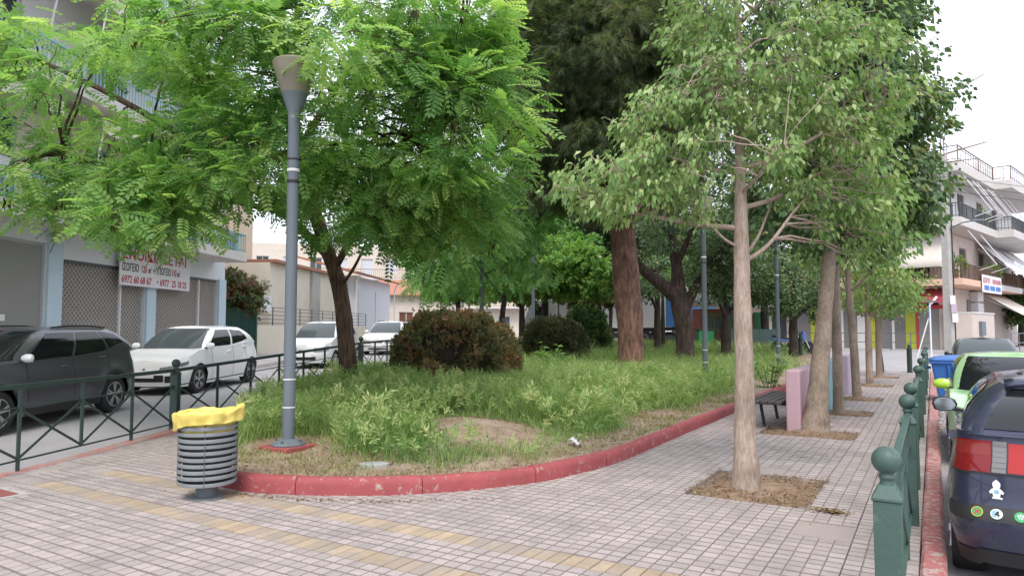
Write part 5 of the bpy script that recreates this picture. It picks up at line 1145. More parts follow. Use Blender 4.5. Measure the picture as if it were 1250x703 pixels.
# silver estate
S = dict(L=4.4, W=1.71, H=1.47, wb=2.6, fo=.85, wr=.30, gc=.18, paint='paint_silver_warm', sect=SECT, nose=[(.2,.08),(.45,0),(.7,.06),(.95,.2)], tail=[(.2,.06),(.5,0),(1.0,.06)],
  belt=[(0,.70),(.2,.78),(1.0,.92),(1.3,.95),(3.0,.97),(4.4,.98)], gh=dict(xf=1.05,xr=4.32,tf=1.85,tr=3.9,wb=.91,wt=.70,bf=.18), side=[(2.02,2.36,.06,.85,None),(2.39,2.64,.06,.85,None),(2.67,2.96,.06,(.85,.8),None)], wsglass='car_glass_pale',
  head=[(.62,1.6,.62,.84,'head_lamp')], tailp=[(3.6,4.3,.6,.9,'tail_red')], front=[('grille',.001,.45,.68,.76,'black_plastic'),('lower_grille',.001,.9,.10,.24,'black_plastic'),('bumper_strip',.001,1.5,.36,.42,'steel_dark')], doors=[1.5,2.5,3.4], handles=[2.3,3.25], rails=1, rim='steel', handle='black_plastic')
c = Car('older silver estate with roof rails seen left of the big rusty hedge', S, place_left(4.4,1.71,30.0,7.7), HL); tilt(c)
# navy hatchback, facing away
S = dict(L=3.95, W=1.66, H=1.37, wb=2.46, fo=.80, wr=.29, gc=.19, paint='paint_navy', sect=[(0,.88),(.2,.93),(.42,.99),(.56,1.0),(.72,.985),(.9,.955),(1.2,.93)], rr=.16, br=.09, nose=[(.2,.06),(.45,0),(.7,.06),(.95,.2)], tail=[(.2,.10),(.36,.02),(.5,.0),(.56,.035),(.6,.06),(.8,.08),(.95,.13)],
  belt=[(0,.72),(.2,.80),(1.0,.90),(1.3,.93),(2.8,.99),(3.4,1.03),(3.95,1.03)], gh=dict(xf=.95,xr=3.83,tf=1.75,tr=3.25,wb=.89,wt=.60,bf=.18), side=[(2.02,2.60,.06,.85,None),(2.65,2.95,(.06,.16),(.84,.74),None)],
  tailp=[(3.08,4.07,.70,.94,'tail_red',(.16,0)),(4.08,4.20,.705,.94,'tail_clear')], trim=[(2.99,4.999,.345,.45,'black_plastic'),(3.0,4.999,0,.12,'black_plastic')], doors=[1.4,2.62], handles=[2.45], handle='black_plastic', mirror='black_plastic', head=[(.6,1.5,.62,.86,'head_lamp')], rim='steel', rw=(.10,.86), mx=1.42, plz=(.45,.75))
NV = Car('dusty navy hatchback with red tail lights and round stickers on its bumper', S, (.105+.83, 5.32+1.975, -.15), R(88))
c = NV
for sd in (1,): 
    NV.patch('tail_light', 'body', 4.215, 4.999, .71, .93, 'tail_red_bright', .007, 12, 6, sides=(1,-1))
    NV.patch('tail_light', 'body', 3.2, 4.06, .825, .925, 'tail_orange', .009, 12, 4, sides=(1,-1), skew=(.12, 0))
    for vv in (.74,.78,.82,.86,.90): NV.patch('lens_rib', 'body', 4.085, 4.195, vv, vv+.018, 'tail_clear', .010, 4, 2, sides=(1,-1))
    NV.patch('light_seal', 'body', 3.06, 4.999, .685, .70, 'black_plastic', .006, 24, 2, sides=(1,-1))
MB().grid(lambda a, b: (c.L/2-(3.22+.15*b), (a-.5)*.94, 1.352+.012*math.sin(b*3.14)-.035*b-.03*(2*a-1)**4), list(np.linspace(0,1,17)), list(np.linspace(0,1,5))).build('roof_spoiler', 'paint_navy', c.root, smooth=50, thick=.03)
MB().box((-.85,.36,1.372),(.05,.03,.02)).build('roof_clip','black_plastic',c.root,bev=.005)
def sticker(name, u, v, r, m, poly=None, off=.0095, dz=(0,0), dn=0):
    p = c.body(u, v); e = .01; du = (c.body(u+e, v)-c.body(u-e, v)).normalized(); dv = (c.body(u, v+e)-c.body(u, v-e)).normalized(); n = du.cross(dv); n = -n if n.x > 0 else n; n.normalize(); dv = n.cross(du)
    if dv.z < 0: dv = -dv
    poly = poly or [(r*math.cos(t), r*math.sin(t)) for t in np.linspace(0, 6.283, 25)[:-1]]
    o = MB().add([p+n*(off+dn)+du*(a+dz[0])+dv*(b+dz[1]) for a, b in poly], [tuple(range(len(poly)))]).build(name, m, c.root); return p, n, du, dv
SV = .398
sticker('sticker', 3.93, SV, .033, 'sticker_yellow'); sticker('sticker', 3.93, SV, .029, 'sticker_green', dn=.0006); sticker('sticker', 3.93, SV, .03, 'sticker_red', [(-.019,-.013),(-.013,-.019),(0,-.006),(.013,-.019),(.019,-.013),(.006,0),(.019,.013),(.013,.019),(0,.006),(-.013,.019),(-.019,.013),(-.006,0)], dn=.0012)
sticker('sticker', 4.13, SV, .033, 'sticker_white'); sticker('sticker', 4.13, SV, .03, 'sticker_blue', [(.02*math.cos(t)-.008, .026*math.sin(t)) for t in np.linspace(1.2, 5.1, 16)], dn=.0005)
four = [(.002,-.02),(.009,-.02),(.009,-.009),(.016,-.009),(.016,-.003),(.009,-.003),(.009,.02),(.001,.02),(-.014,-.003),(-.014,-.009),(.002,-.009)]
sticker('sticker', 4.13, SV, .03, 'ink_black', four, dz=(.004,0), dn=.0012)
sticker('sticker', 4.32, SV, .033, 'sticker_green')
for k, (a, b) in enumerate(((-.012,.008),(0,.012),(.012,.008),(-.006,-.006),(.008,-.008))): sticker('sticker', 4.32, SV, .004, 'sticker_white', [(a-.004,b-.007),(a+.003,b-.007),(a+.004,b+.007),(a-.003,b+.007)], dn=.0008)
fig = [(-.022,-.055),(.03,-.055),(.034,-.047),(.018,-.042),(.022,-.02),(.034,-.026),(.04,-.012),(.026,.004),(.016,.012),(.022,.028),(.02,.045),(.008,.058),(.0,.064),(-.008,.058),(-.02,.045),(-.022,.028),(-.016,.012),(-.026,.004),(-.04,-.012),(-.034,-.026),(-.022,-.02),(-.018,-.042),(-.026,-.048)]
sticker('sticker', 4.13, .575, .05, 'sticker_white', fig); sticker('sticker', 4.13, .575, .02, 'sticker_blue', [(.015*math.cos(t), -.012+.013*math.sin(t)) for t in np.linspace(0,6.28,14)[:-1]], dn=.0006)
MB().tube([c.body(c.ux(3.0), .8)+Vector((0,.01,0)), c.body(c.ux(3.02), .8)+Vector((0,.012,0))], .03, 10).build('filler_cap', 'paint_navy', c.root)
# mint green car facing the plaza
S = dict(L=3.85, W=1.68, H=1.38, wb=2.45, fo=.80, wr=.29, gc=.18, paint='paint_mint', sect=SECT, nose=[(.2,.06),(.45,0),(.7,.05),(.95,.2)], tail=[(.2,.06),(.5,0),(1.0,.06)],
  belt=[(0,.68),(.2,.76),(1.0,.88),(1.3,.91),(3.0,.94),(3.85,.92)], gh=dict(xf=.95,xr=3.76,tf=1.7,tr=3.3,wb=.91,wt=.70,bf=.18), side=[(2.02,2.60,.06,.85,None),(2.64,2.94,.06,(.84,.76),None)],
  head=[(.6,1.6,.62,.86,'head_lamp')], tailp=[(3.6,4.3,.6,.9,'tail_red')], front=[('grille',.001,.8,.16,.36,'black_plastic')], trim=[(1.0,2.0,.0,.42,'paint_lime')], doors=[1.35,2.5], handles=[2.35], rim='steel', mirror='paint_lime', mx=1.3)
Car('mint green car with lime mirrors parked nose to nose with the navy hatchback', S, (.13+.84, 9.85+1.93, -.15), R(-90))
# dark car beyond the bin
S = dict(S); S.update(L=4.3, H=1.46, paint='paint_black', mirror='paint_black', trim=[], wb=2.6, belt=[(0,.70),(.2,.78),(1.0,.92),(1.3,.95),(3.3,.97),(4.3,.98)], gh=dict(xf=1.0,xr=4.0,tf=1.75,tr=3.4,wb=.91,wt=.70,bf=.18), wsglass='car_glass_pale', doors=[1.4,2.4,3.3], handles=[2.2,3.1])
Car('dark saloon with a pale reflection coloured into its windscreen, parked beyond the blue wheeled bin', S, (1.25, 24.5, h_road(1.2,24.5)), R(-90))
# far car, left of the lower hedge
S2 = dict(S); S2.update(paint='paint_bluegrey'); p = LS(44, 6.5); Car('blue-grey car far up the left street beyond the lower hedge', S2, (p.x, p.y, h_road(p.x, p.y)), HL)
S3 = dict(S); S3.update(paint='paint_red'); p = F(2.6,46); Car('dark red car parked in front of the white trailer cab', S3, (p.x, p.y, h_road(p.x, p.y)), HL+R(70))
# white lorry trailer and blue container lorry across the far street
def lorry(label, u, v, rz, L, boxm, z0, z1, cabm, name):
    p = F(u, v); g = h_road(p.x, p.y); root = empty(name, (p.x, p.y, g), YAW+rz); tag(root, label, 'lorry')
    MB().bx(-L/2, L/2, -1.22, 1.22, z0, z1).build('cargo_box', boxm, root, bev=.03)
    for k in range(int(L/1.1)): MB().bx(-L/2+.5+k*1.1, -L/2+.54+k*1.1, -1.24, -1.22, z0+.05, z1-.05).build('side_rib', boxm, root)
    MB().bx(-L/2, L/2, -1.0, 1.0, z0-.28, z0-.02).build('chassis_rail', 'chassis', root)
    for xx in (-L/2+1.2, -L/2+2.4, L/2-1.4):
        for sd in (-1,1): MB().lathe([(.2,-.14),(.48,-.14),(.5,0),(.48,.14),(.2,.14)], 22, (xx, sd*1.0, .5), 'y').build('wheel', 'rubber', root, smooth=40); MB().lathe([(.001,-.1),(.28,-.12),(.28,.12),(.001,.1)], 18, (xx, sd*1.03, .5), 'y').build('hub', 'steel_dark', root, smooth=40)
    MB().bx(-L/2+3.4, L/2-2.6, -1.2, -1.12, .45, .85).build('side_guard', 'chassis', root)
    mb = MB(); x0 = -L/2-.15
    mb.prism([(x0,.55),(x0-2.1,.55),(x0-2.15,1.6),(x0-1.75,2.75),(x0-.9,2.95),(x0,2.95)], -1.15, 1.15, Matrix(((1,0,0,0),(0,0,1,0),(0,1,0,0),(0,0,0,1)))); mb.build('cab', cabm, root, bev=.05)
    MB().add([(x0-2.13,-1.0,1.65),(x0-2.13,1.0,1.65),(x0-1.80,1.0,2.6),(x0-1.80,-1.0,2.6)],[(0,1,2,3)]).build('windscreen','car_glass',root); 
    for sd in (-1,1): MB().bx(x0-1.6,x0-.6,sd*1.15,sd*1.165,1.65,2.55).build('side_window','car_glass',root); MB().lathe([(.2,-.14),(.48,-.14),(.5,0),(.48,.14),(.2,.14)], 22, (x0-1.1, sd*1.0, .5), 'y').build('wheel','rubber',root,smooth=40)
    return root
lorry('long white box trailer lorry standing beyond the round dark shrub', 6.6, 47, R(0), 7.0, 'trailer_white', 1.15, 3.9, 'trailer_white', 'lorry')
lorry('blue container lorry seen between the dark tree trunks', 10.9, 50, R(182), 2.8, 'container_blue', 1.35, 3.9, 'container_blue', 'lorry')
# motorcycle
def motorcycle():
    p = F(13.25, 33.0); g = h_road(p.x, p.y); root = empty('motorcycle', (p.x, p.y, g), YAW); tag(root, 'blue and white motorcycle parked behind the dark bushy tree', 'motorcycle')
    for xx in (-.72,.74):
        e = empty('wheel', (xx,0,.32), 0, root); MB().lathe([(.25,-.05),(.31,-.05),(.325,0),(.31,.05),(.25,.05)], 26, axis='y').build('tyre','rubber',e,smooth=50)
        sp = MB()
        for k in range(8): sp.beam((0,0,0),(.25*math.cos(k*.785),0,.25*math.sin(k*.785)),.012,.012)
        sp.build('spokes','alloy',e); MB().lathe([(.24,-.04),(.265,-.04),(.265,.04),(.24,.04)],26,axis='y').build('rim','alloy',e)
    MB().prism([(-.15,.62),(.1,.56),(.42,.66),(.45,.80),(.25,.92),(-.05,.86)], -.14,.14, Matrix(((1,0,0,0),(0,0,1,0),(0,1,0,0),(0,0,0,1)))).build('fuel_tank','moto_white',root,bev=.05,seg=3)
    MB().prism([(-.95,.86),(-.8,.74),(-.2,.70),(-.1,.80),(-.5,.84),(-.9,.95)], -.12,.12, Matrix(((1,0,0,0),(0,0,1,0),(0,1,0,0),(0,0,0,1)))).build('seat','black_plastic',root,bev=.03)
    MB().prism([(-1.0,.72),(-.6,.60),(-.2,.62),(-.2,.72),(-.7,.78),(-1.0,.84)], -.13,.13, Matrix(((1,0,0,0),(0,0,1,0),(0,1,0,0),(0,0,0,1)))).build('tail_fairing','moto_blue',root,bev=.03)
    MB().prism([(-.25,.25),(.25,.25),(.32,.5),(.15,.6),(-.2,.58)], -.16,.16, Matrix(((1,0,0,0),(0,0,1,0),(0,1,0,0),(0,0,0,1)))).build('engine','steel_dark',root,bev=.03)
    MB().prism([(.45,.62),(.62,.72),(.60,1.0),(.5,1.15),(.40,.95)], -.16,.16, Matrix(((1,0,0,0),(0,0,1,0),(0,1,0,0),(0,0,0,1)))).build('front_fairing','moto_blue',root,bev=.04)
    for s in (-1,1): MB().beam((.45,s*.1,.98),(.76,s*.1,.32),.045,.045).build('fork_leg','alloy',root)
    MB().tube([(.36,-.38,1.03),(.42,-.15,1.06),(.42,.15,1.06),(.36,.38,1.03)],.016,8).build('handlebar','black_plastic',root); MB().beam((-.9,-.16,.36),(-.1,-.18,.28),.1,.1).build('exhaust','chrome',root,bev=.03)
    MB().beam((-.72,.1,.32),(-.1,.1,.4),.05,.07).build('swing_arm','steel_dark',root); MB().beam((.55,0,.64),(.95,0,.60),.1,.02).build('front_mudguard','moto_blue',root)
motorcycle()
# ================================================================== BUILDINGS
AL = math.atan2(LU[1], LU[0])
def wall_open(mb, x0, x1, z0, z1, y0, y1, holes):
    """wall slab between y0,y1 with rectangular openings (xa,xb,za,zb)"""
    xs_ = sorted({x0, x1, *[h[0] for h in holes], *[h[1] for h in holes]}); zs = sorted({z0, z1, *[h[2] for h in holes], *[h[3] for h in holes]})
    for a, b in zip(xs_, xs_[1:]):
        run = None
        for c, d in zip(zs, zs[1:]):
            inside = any(h[0] <= a and b <= h[1] and h[2] <= c and d <= h[3] for h in holes)
            if not inside: run = (run[0], d) if run else (c, d)
            if inside or d == zs[-1]:
                if run: mb.bx(a, b, y0, y1, run[0], run[1]); run = None
    return mb
def window(root, xa, xb, za, zb, y, frame='band_white', glass='window_glass', bars=1, dep=.12, shutter=None, name='window'):
    w = MB(); f = .06
    w.bx(xa, xb, y+dep-.03, y+dep+.03, za, za+f).bx(xa, xb, y+dep-.03, y+dep+.03, zb-f, zb).bx(xa, xa+f, y+dep-.03, y+dep+.03, za+f, zb-f).bx(xb-f, xb, y+dep-.03, y+dep+.03, za+f, zb-f)
    for k in range(bars): xm = xa+(xb-xa)*(k+1)/(bars+1); w.bx(xm-.025, xm+.025, y+dep-.028, y+dep+.028, za+f, zb-f)
    o = w.build(name, frame, root)
    if shutter: 
        m = MB(); n = int((zb-za-.1)/.09)
        for k in range(n): m.box(((xa+xb)/2, y+dep, za+.08+k*.09), (xb-xa-.1, .03, .08), Matrix.Rotation(.35, 3, 'X'))
        m.build('shutter', shutter, o)
    else: MB().bx(xa+f, xb-f, y+dep-.006, y+dep+.006, za+f, zb-f).build('pane', glass, o)
    return o
def balcony(root, x0, x1, yf, yb, z0, z1, zr, railm, slabm='slab_edge', step=.13, ends=True, bw=.022, depth_in=True):
    b = MB().bx(x0, x1, yf, yb, z0, z1).build('balcony_slab', slabm, root, bev=.01)
    r = MB(); y = yf+.06
    r.beam((x0+.04,y,zr),(x1-.04,y,zr),.05,.05).beam((x0+.04,y,z1+.1),(x1-.04,y,z1+.1),.03,.03)
    for k in range(int((x1-x0)/step)): r.beam((x0+.06+k*step,y,z1),(x0+.06+k*step,y,zr),bw,bw)
    if ends:
        for xe in (x0+.04, x1-.04):
            r.beam((xe,y,zr),(xe,yb,zr),.05,.05)
            for k in range(int((yb-y)/step)): r.beam((xe,y+k*step,z1),(xe,y+k*step,zr),bw,bw)
    r.build('railing', railm, b); return b
# ---- apartment house with shops, left
root = empty('apartment_building', LS(0,13.2,0), AL); tag(root, 'pale blue and white apartment building with empty shops and lattice shutters', 'building')
H2 = [(6.2,16.35,.55,3.72),(16.9,20.46,.2,3.38),(20.97,24.86,.2,3.38)]
wall_open(MB(), 4, 25.4, -.4, 4.3, 0, .28, H2).build('wall', 'band_white', root)
for a, b in ((16.36,16.90),(20.46,20.97),(24.86,25.42)): MB().bx(a+.02, b-.02, -.07, -.001, -.4, 3.42 if a > 17 else 3.9).build('pillar', 'pillar_blue', root, bev=.008)
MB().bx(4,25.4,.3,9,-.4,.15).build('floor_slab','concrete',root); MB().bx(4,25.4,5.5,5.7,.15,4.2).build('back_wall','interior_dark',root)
MB().bx(16.62,16.66,.3,5.5,.15,4.2).build('partition','wall_white',root); MB().bx(25.1,25.38,.29,9,-.4,4.3).build('gable_wall','wall_cream',root)
f = MB()
for xx in (6.2, 9.5, 12.2, 14.35, 16.27): f.bx(xx, xx+.08, .04, .10, .55, 3.72)
f.bx(6.2,16.35,.05,.11,3.64,3.72).bx(6.2,16.35,.05,.11,.55,.66); f.build('shop_window_frame', 'alloy', root)
for a, b in ((6.28,9.5),(9.58,12.2),(12.28,14.35),(14.43,16.27)): MB().bx(a, b, .066, .08, .66, 3.64).build('shop_pane', 'shop_glass', root)
MB().bx(15.0,15.22,.055,.062,1.75,1.9).build('notice','sign_white',root); MB().bx(13.0,14.2,.055,.062,.95,1.02).build('notice','sign_white',root)
for (a, b) in ((16.92,20.44),(20.99,24.84)):
    g = MB(); z0, z1 = .22, 3.3; st = .15; n = int((b-a+z1-z0)/st)+1
    for k in range(n):
        c0 = a-(z1-z0)+k*st
        for sgn in (1, -1):
            p0 = (c0, z0); p1 = (c0+(z1-z0), z1)
            xa_, za_ = p0; xb_, zb_ = p1
            if xa_ < a: za_ += a-xa_; xa_ = a
            if xb_ > b: zb_ -= xb_-b; xb_ = b
            if xb_-xa_ < .03: continue
            if sgn < 0: xa_, xb_ = a+b-xa_, a+b-xb_
            g.beam((xa_,.10+.006*sgn,za_),(xb_,.10+.006*sgn,zb_),.014,.020,(0,1,0))
    sh = g.build('shutter_lattice', 'grille_steel', root); sh['kind'] = 'stuff'
    MB().bx(a,b,.04,.26,3.30,3.38).build('shutter_box','steel_dark',root)
    xm = a+(b-a)*.69; MB().bx(xm-.03, xm+.03, .03, .10, .2, 3.3).build('shutter_post','sign_white',root)
    MB().bx(a,b,.2,.215,.2,3.3).build('shop_pane','shop_glass',root)
    MB().bx(a+1.0,a+1.8,.055,.062,1.0,1.07).build('notice','sign_white',root)
# letting board
sg = empty('letting_sign', LS(0,13.2,0), AL); tag(sg, 'white to-let board with red and black Greek lettering over the lattice shutters', 'sign')
MB().bx(18.95,22.62,-.20,-.16,2.84,4.0).build('board','sign_white',sg,bev=.005)
MB().bx(19.2,19.26,-.16,0,2.95,3.9).build('bracket','steel_dark',sg); MB().bx(22.3,22.36,-.16,0,3.5,3.9).build('bracket','steel_dark',sg)
def wtext(parent, body, x, y, z, size, m, sx=1.0, nm='lettering'):
    # reads left to right along +x as seen from -y
    return text_part(nm, body, size, m, parent, Matrix.Translation((x, y, z)) @ Matrix.Rotation(R(90), 4, 'X'), .002, sx=sx)
wtext(sg, 'ΕΝΟΙΚΙΑΖΕΤΑΙ', 19.02, -.204, 3.62, .44, 'ink_red', 1.13)
wtext(sg, 'ΙΣΟΓΕΙΟ', 19.02, -.204, 3.27, .31, 'ink_black', .66); wtext(sg, '120', 19.92, -.204, 3.27, .31, 'ink_red', .62); wtext(sg, 'm', 20.28, -.204, 3.27, .27, 'ink_black', .62); wtext(sg, '2', 20.41, -.204, 3.38, .12, 'ink_black', .62); wtext(sg, '+', 20.52, -.204, 3.27, .27, 'ink_black', .62); wtext(sg, 'ΥΠΟΓΕΙΟ', 20.68, -.204, 3.27, .31, 'ink_black', .60); wtext(sg, '110', 21.52, -.204, 3.27, .31, 'ink_red', .62); wtext(sg, 'm', 21.86, -.204, 3.27, .27, 'ink_black', .6); wtext(sg, '2', 21.99, -.204, 3.38, .12, 'ink_black', .6)
wtext(sg, '6972 60 68 67', 19.02, -.204, 2.92, .30, 'ink_red', .82); MB().bx(20.74,20.80,-.206,-.202,3.0,3.06).build('dot','ink_red',sg); wtext(sg, '6977', 20.90, -.204, 2.92, .30, 'ink_red', .82); wtext(sg, '25 18 25', 21.55, -.204, 2.92, .30, 'ink_red', .82)
# floors above
for k, z in enumerate((4.02, 7.25, 10.4)):
    b = balcony(root, 2.0, 24.6, -1.25, .02, z, z+.32, z+.98, 'rail_teal')
    top = z+.32
    holes = [(xx, xx+1.7, top+.05, top+2.25) for xx in (5.2, 9.2, 13.6, 17.6, 21.8)]
    wall_open(MB(), 4, 25.4, top, z+3.23 if k < 2 else top+2.9, .03, .28, holes).build('wall', ['wall_cream','wall_white','wall_white','wall_white'][k], root)
    for h in holes: window(root, *h, .03, frame='rail_teal' if k == 0 else 'band_white', bars=1, dep=.1)
    if k < 2:
        for xx in (3.2, 9.6, 16.2):
            a = MB(); L = 5.2; zt = z+3.1; n = 26
            a.grid(lambda t, v: (xx+t*L, -.2-1.35*v if v < 1 else -1.56, zt-.35*v if v < 1 else zt-.36-(.28+.05*abs(math.sin(t*n)))*(v-1)), list(np.linspace(0,1,53)), [0,.5,.999,1.3,2]); a.build('awning', 'awning_cream', root, smooth=50)
            for xe in (xx+.1, xx+L-.1): MB().beam((xe,-1.5,zt-.4),(xe,-1.18,z+1.0),.03,.03).build('awning_pole','sign_white',root)
for x in (8,14,20): MB().bx(x,x+.8,-.3,-.01,5.0,5.5).build('air_conditioner','sign_white',root,bev=.02)
MB().bx(4,25.4,.3,9,13.6,13.85).build('roof_slab','concrete',root); MB().bx(4,25.4,8.8,9,-.4,13.6).build('rear_wall','wall_white',root); MB().bx(25.12,25.38,.3,8.78,4.32,13.58).build('gable_wall','wall_cream',root)
o = MB().lathe([(.001,-.16),(.09,-.15),(.12,-.05),(.12,.1),(.08,.15),(.001,.16)],14,(16.62,-.18,3.95),'x').build('alarm_box','concrete',root,smooth=40)
MB().tube([(16.4,-.3,4.0),(16.4,-.03,3.4),(16.42,-.03,1.0)],.012,6).build('cable','steel_dark',root)
# far pavement
MB().bx(-30,70,-2.7,0,-1,.0).build('tmp'); bpy.data.objects.remove(bpy.data.objects['tmp'])
pv = MB().grid(lambda s, t: tuple(LS(s, t, h_road(*LS(s, t)[:2])+.13)), list(np.arange(-20, 61, 1.5)), [10.55, 10.7, 12, 13.6, 15]).build('pavement', 'sidewalk', smooth=60); tag(pv, kind='structure')
fk = empty('kerb', LS(15,10.5,0)); tag(fk, kind='structure')
kerb_run(fk, [tuple(LS(s, 10.42)[:2]) for s in (-20, 60)], [(0,-.3),(0,.11),(.02,.135),(.15,.135),(.15,-.3)], 'sidewalk', 2.0, 1, zf=lambda x, y: h_road(x, y), side=1); reparent_origin(fk)
# ---- gate
gt = empty('iron_gate', LS(0,13.2,0), AL); tag(gt, 'dark green iron double gate under the shaggy courtyard tree', 'gate')
for x0 in (25.62, 26.9):
    lf = MB().bx(x0,x0+1.24,.05,.09,.5,2.2).build('gate_leaf','gate_green',gt)
    for k in range(9): MB().beam((x0+.06+k*.14,.03,.5),(x0+.06+k*.14,.03,2.3+.12*math.sin(k/8*3.14)),.025,.025).build('bar','gate_green',lf)
for xx in (25.5,28.15): MB().bx(xx-.06,xx+.06,0,.14,.2,2.45).build('gate_post','gate_green',gt)
# ---- beige yard wall with rail, and cream store behind
yw = empty('yard_wall', LS(0,13.2,0), AL); tag(yw, 'low beige yard wall topped with grey horizontal rails', 'wall')
MB().bx(28.25,44,0,.22,.2,1.72).build('masonry','wall_cream',yw,bev=.01)
for z in (1.82,2.0,2.18,2.36,2.52): MB().beam((28.3,.1,z),(44,.1,z),.03,.03).build('rail','lamp_grey',yw)
for k in range(11): MB().beam((28.4+k*1.55,.1,1.7),(28.4+k*1.55,.1,2.54),.04,.04).build('upright','lamp_grey',yw)
MB().bx(28.7,29.4,-.06,-.001,2.3,3.0).build('meter_box','sign_white',yw)
cs = empty('store_building', LS(0,13.2,0), AL); tag(cs, 'low cream store with concrete pillar and red tile eaves behind the yard rail', 'building')
MB().bx(32,43.5,1.2,8,.2,4.75).build('wall','wall_cream',cs); MB().bx(37.1,38.3,1.05,1.198,.2,4.9).build('pillar','concrete',cs)
MB().bx(43.52,52.4,.8,8,.2,5.0).build('white_wall','shutter_white',cs); MB().bx(43.55,43.9,.6,.798,.2,5.0).build('corner_pilaster','wall_white',cs)
for a in (44.4,48.4):
    d = MB().bx(a,a+3.6,.74,.798,.4,4.2).build('roller_door','shutter_white',cs)
    for k in range(17): MB().bx(a,a+3.6,.725,.738,.45+k*.22,.62+k*.22).build('door_slat','shutter_white',d)
MB().add([(42.2,.2,5.05),(53.2,.2,5.0),(53.2,4.5,6.1),(42.2,4.5,6.15)],[(0,1,2,3)]).build('roof','roof_tile',cs,thick=.12)
MB().bx(32,42.2,.9,8,4.76,4.9).build('roof_edge','roof_tile',cs)
for xx in (43.4,53.0): MB().tube([(xx,.35,5.0),(xx,.6,4.6),(xx,.6,.4)],.05,8).build('downpipe','sign_white',cs)
hs = empty('house', LS(0,13.2,0), AL); tag(hs, 'sandy rendered house set back behind the gate and yard wall', 'building')
holes = [(29.6,31.0,4.6,6.2),(33,34.4,4.9,6.4),(29.6,31.0,7.9,9.5),(33,34.4,7.9,9.5)]
wall_open(MB(), 26.5, 36, .2, 10.6, 4, 4.3, holes).build('wall','wall_sand',hs)
for h in holes: window(hs, *h, 4, frame='rail_teal')
MB().bx(26.5,36,4.3,10,10.4,10.6).build('roof_slab','concrete',hs); MB().bx(35.7,36,4.31,10,.2,10.38).build('side_wall','wall_sand',hs); MB().bx(26.5,26.8,4.31,10,.2,10.38).build('side_wall','wall_sand',hs); MB().bx(26,36.4,3.4,3.98,4.0,4.2).build('balcony_slab','slab_edge',hs)
# ---- far houses beyond the store and along the back
def block(label, u, v, rz, wd, dp, storeys, wallm, shut, seed, g=.6, sh=3.1, roof=None, balc=True, name='apartment_building'):
    r = random.Random(seed); p = F(u, v); rt_ = empty(name, (p.x, p.y, g), YAW+rz); tag(rt_, label, 'building'); ht = storeys*sh+.6
    holes = []; n = int(wd/2.6)
    for s in range(storeys):
        for k in range(n):
            x = -wd/2+.7+k*(wd-1.0)/n; holes.append((x, x+1.25, .9+s*sh if (k+s) % 2 else .35+s*sh, 2.35+s*sh))
    wall_open(MB(), -wd/2, wd/2, -1, ht, 0, .3, holes).build('wall', wallm, rt_)
    for i, h in enumerate(holes): window(rt_, *h, 0, frame='band_white', dep=.15, shutter=shut if r.random() < .6 else None)
    MB().bx(-wd/2,-wd/2+.3,.3,dp,-1,ht).bx(wd/2-.3,wd/2,.3,dp,-1,ht).bx(-wd/2+.3,wd/2-.3,dp-.3,dp,-1,ht).build('side_wall', wallm, rt_); MB().bx(-wd/2+.3,wd/2-.3,.3,dp-.3,ht-.4,ht-.2).build('roof_slab','concrete',rt_)
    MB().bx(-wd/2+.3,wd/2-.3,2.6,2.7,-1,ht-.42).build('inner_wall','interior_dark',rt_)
    if roof:
        MB().add([(-wd/2-.4,-.5,ht),(wd/2+.4,-.5,ht),(wd/2+.4,dp+.5,ht),(-wd/2-.4,dp+.5,ht),(-wd/2+2,dp/2,ht+1.6),(wd/2-2,dp/2,ht+1.6)],[(0,1,5,4),(1,2,5),(2,3,4,5),(3,0,4)]).build('roof','roof_tile',rt_,thick=.1)
    if balc:
        for s in range(1, storeys):
            balcony(rt_, -wd/2+.5, wd/2-.5, -1.2, -.01, s*sh+.02, s*sh+.22, s*sh+1.15, 'rail_brown', step=.2)
    return rt_
block('low house with red tiled roof past the white store', -8.6, 60, R(12), 9, 8, 1, 'wall_beige', 'shutter_brown', 3, g=.7, roof=1, balc=False, name='house')
block('beige apartment block with brown shutters glimpsed above the trees', 1.0, 74, R(-4), 17, 10, 4, 'wall_cream', 'shutter_brown', 5)
block('white apartment block far behind the oak and pine', 17, 70, R(3), 13, 10, 4, 'wall_white', 'shutter_brown', 7)
block('sandy apartment block far up the left street', -19, 74, R(18), 17, 10, 3, 'wall_beige', 'shutter_white', 9)
block('pinkish house partly hidden behind the bright green railing', 19.5, 56, R(-3), 8, 8, 2, 'wall_pink', 'shutter_brown', 11, g=.5)
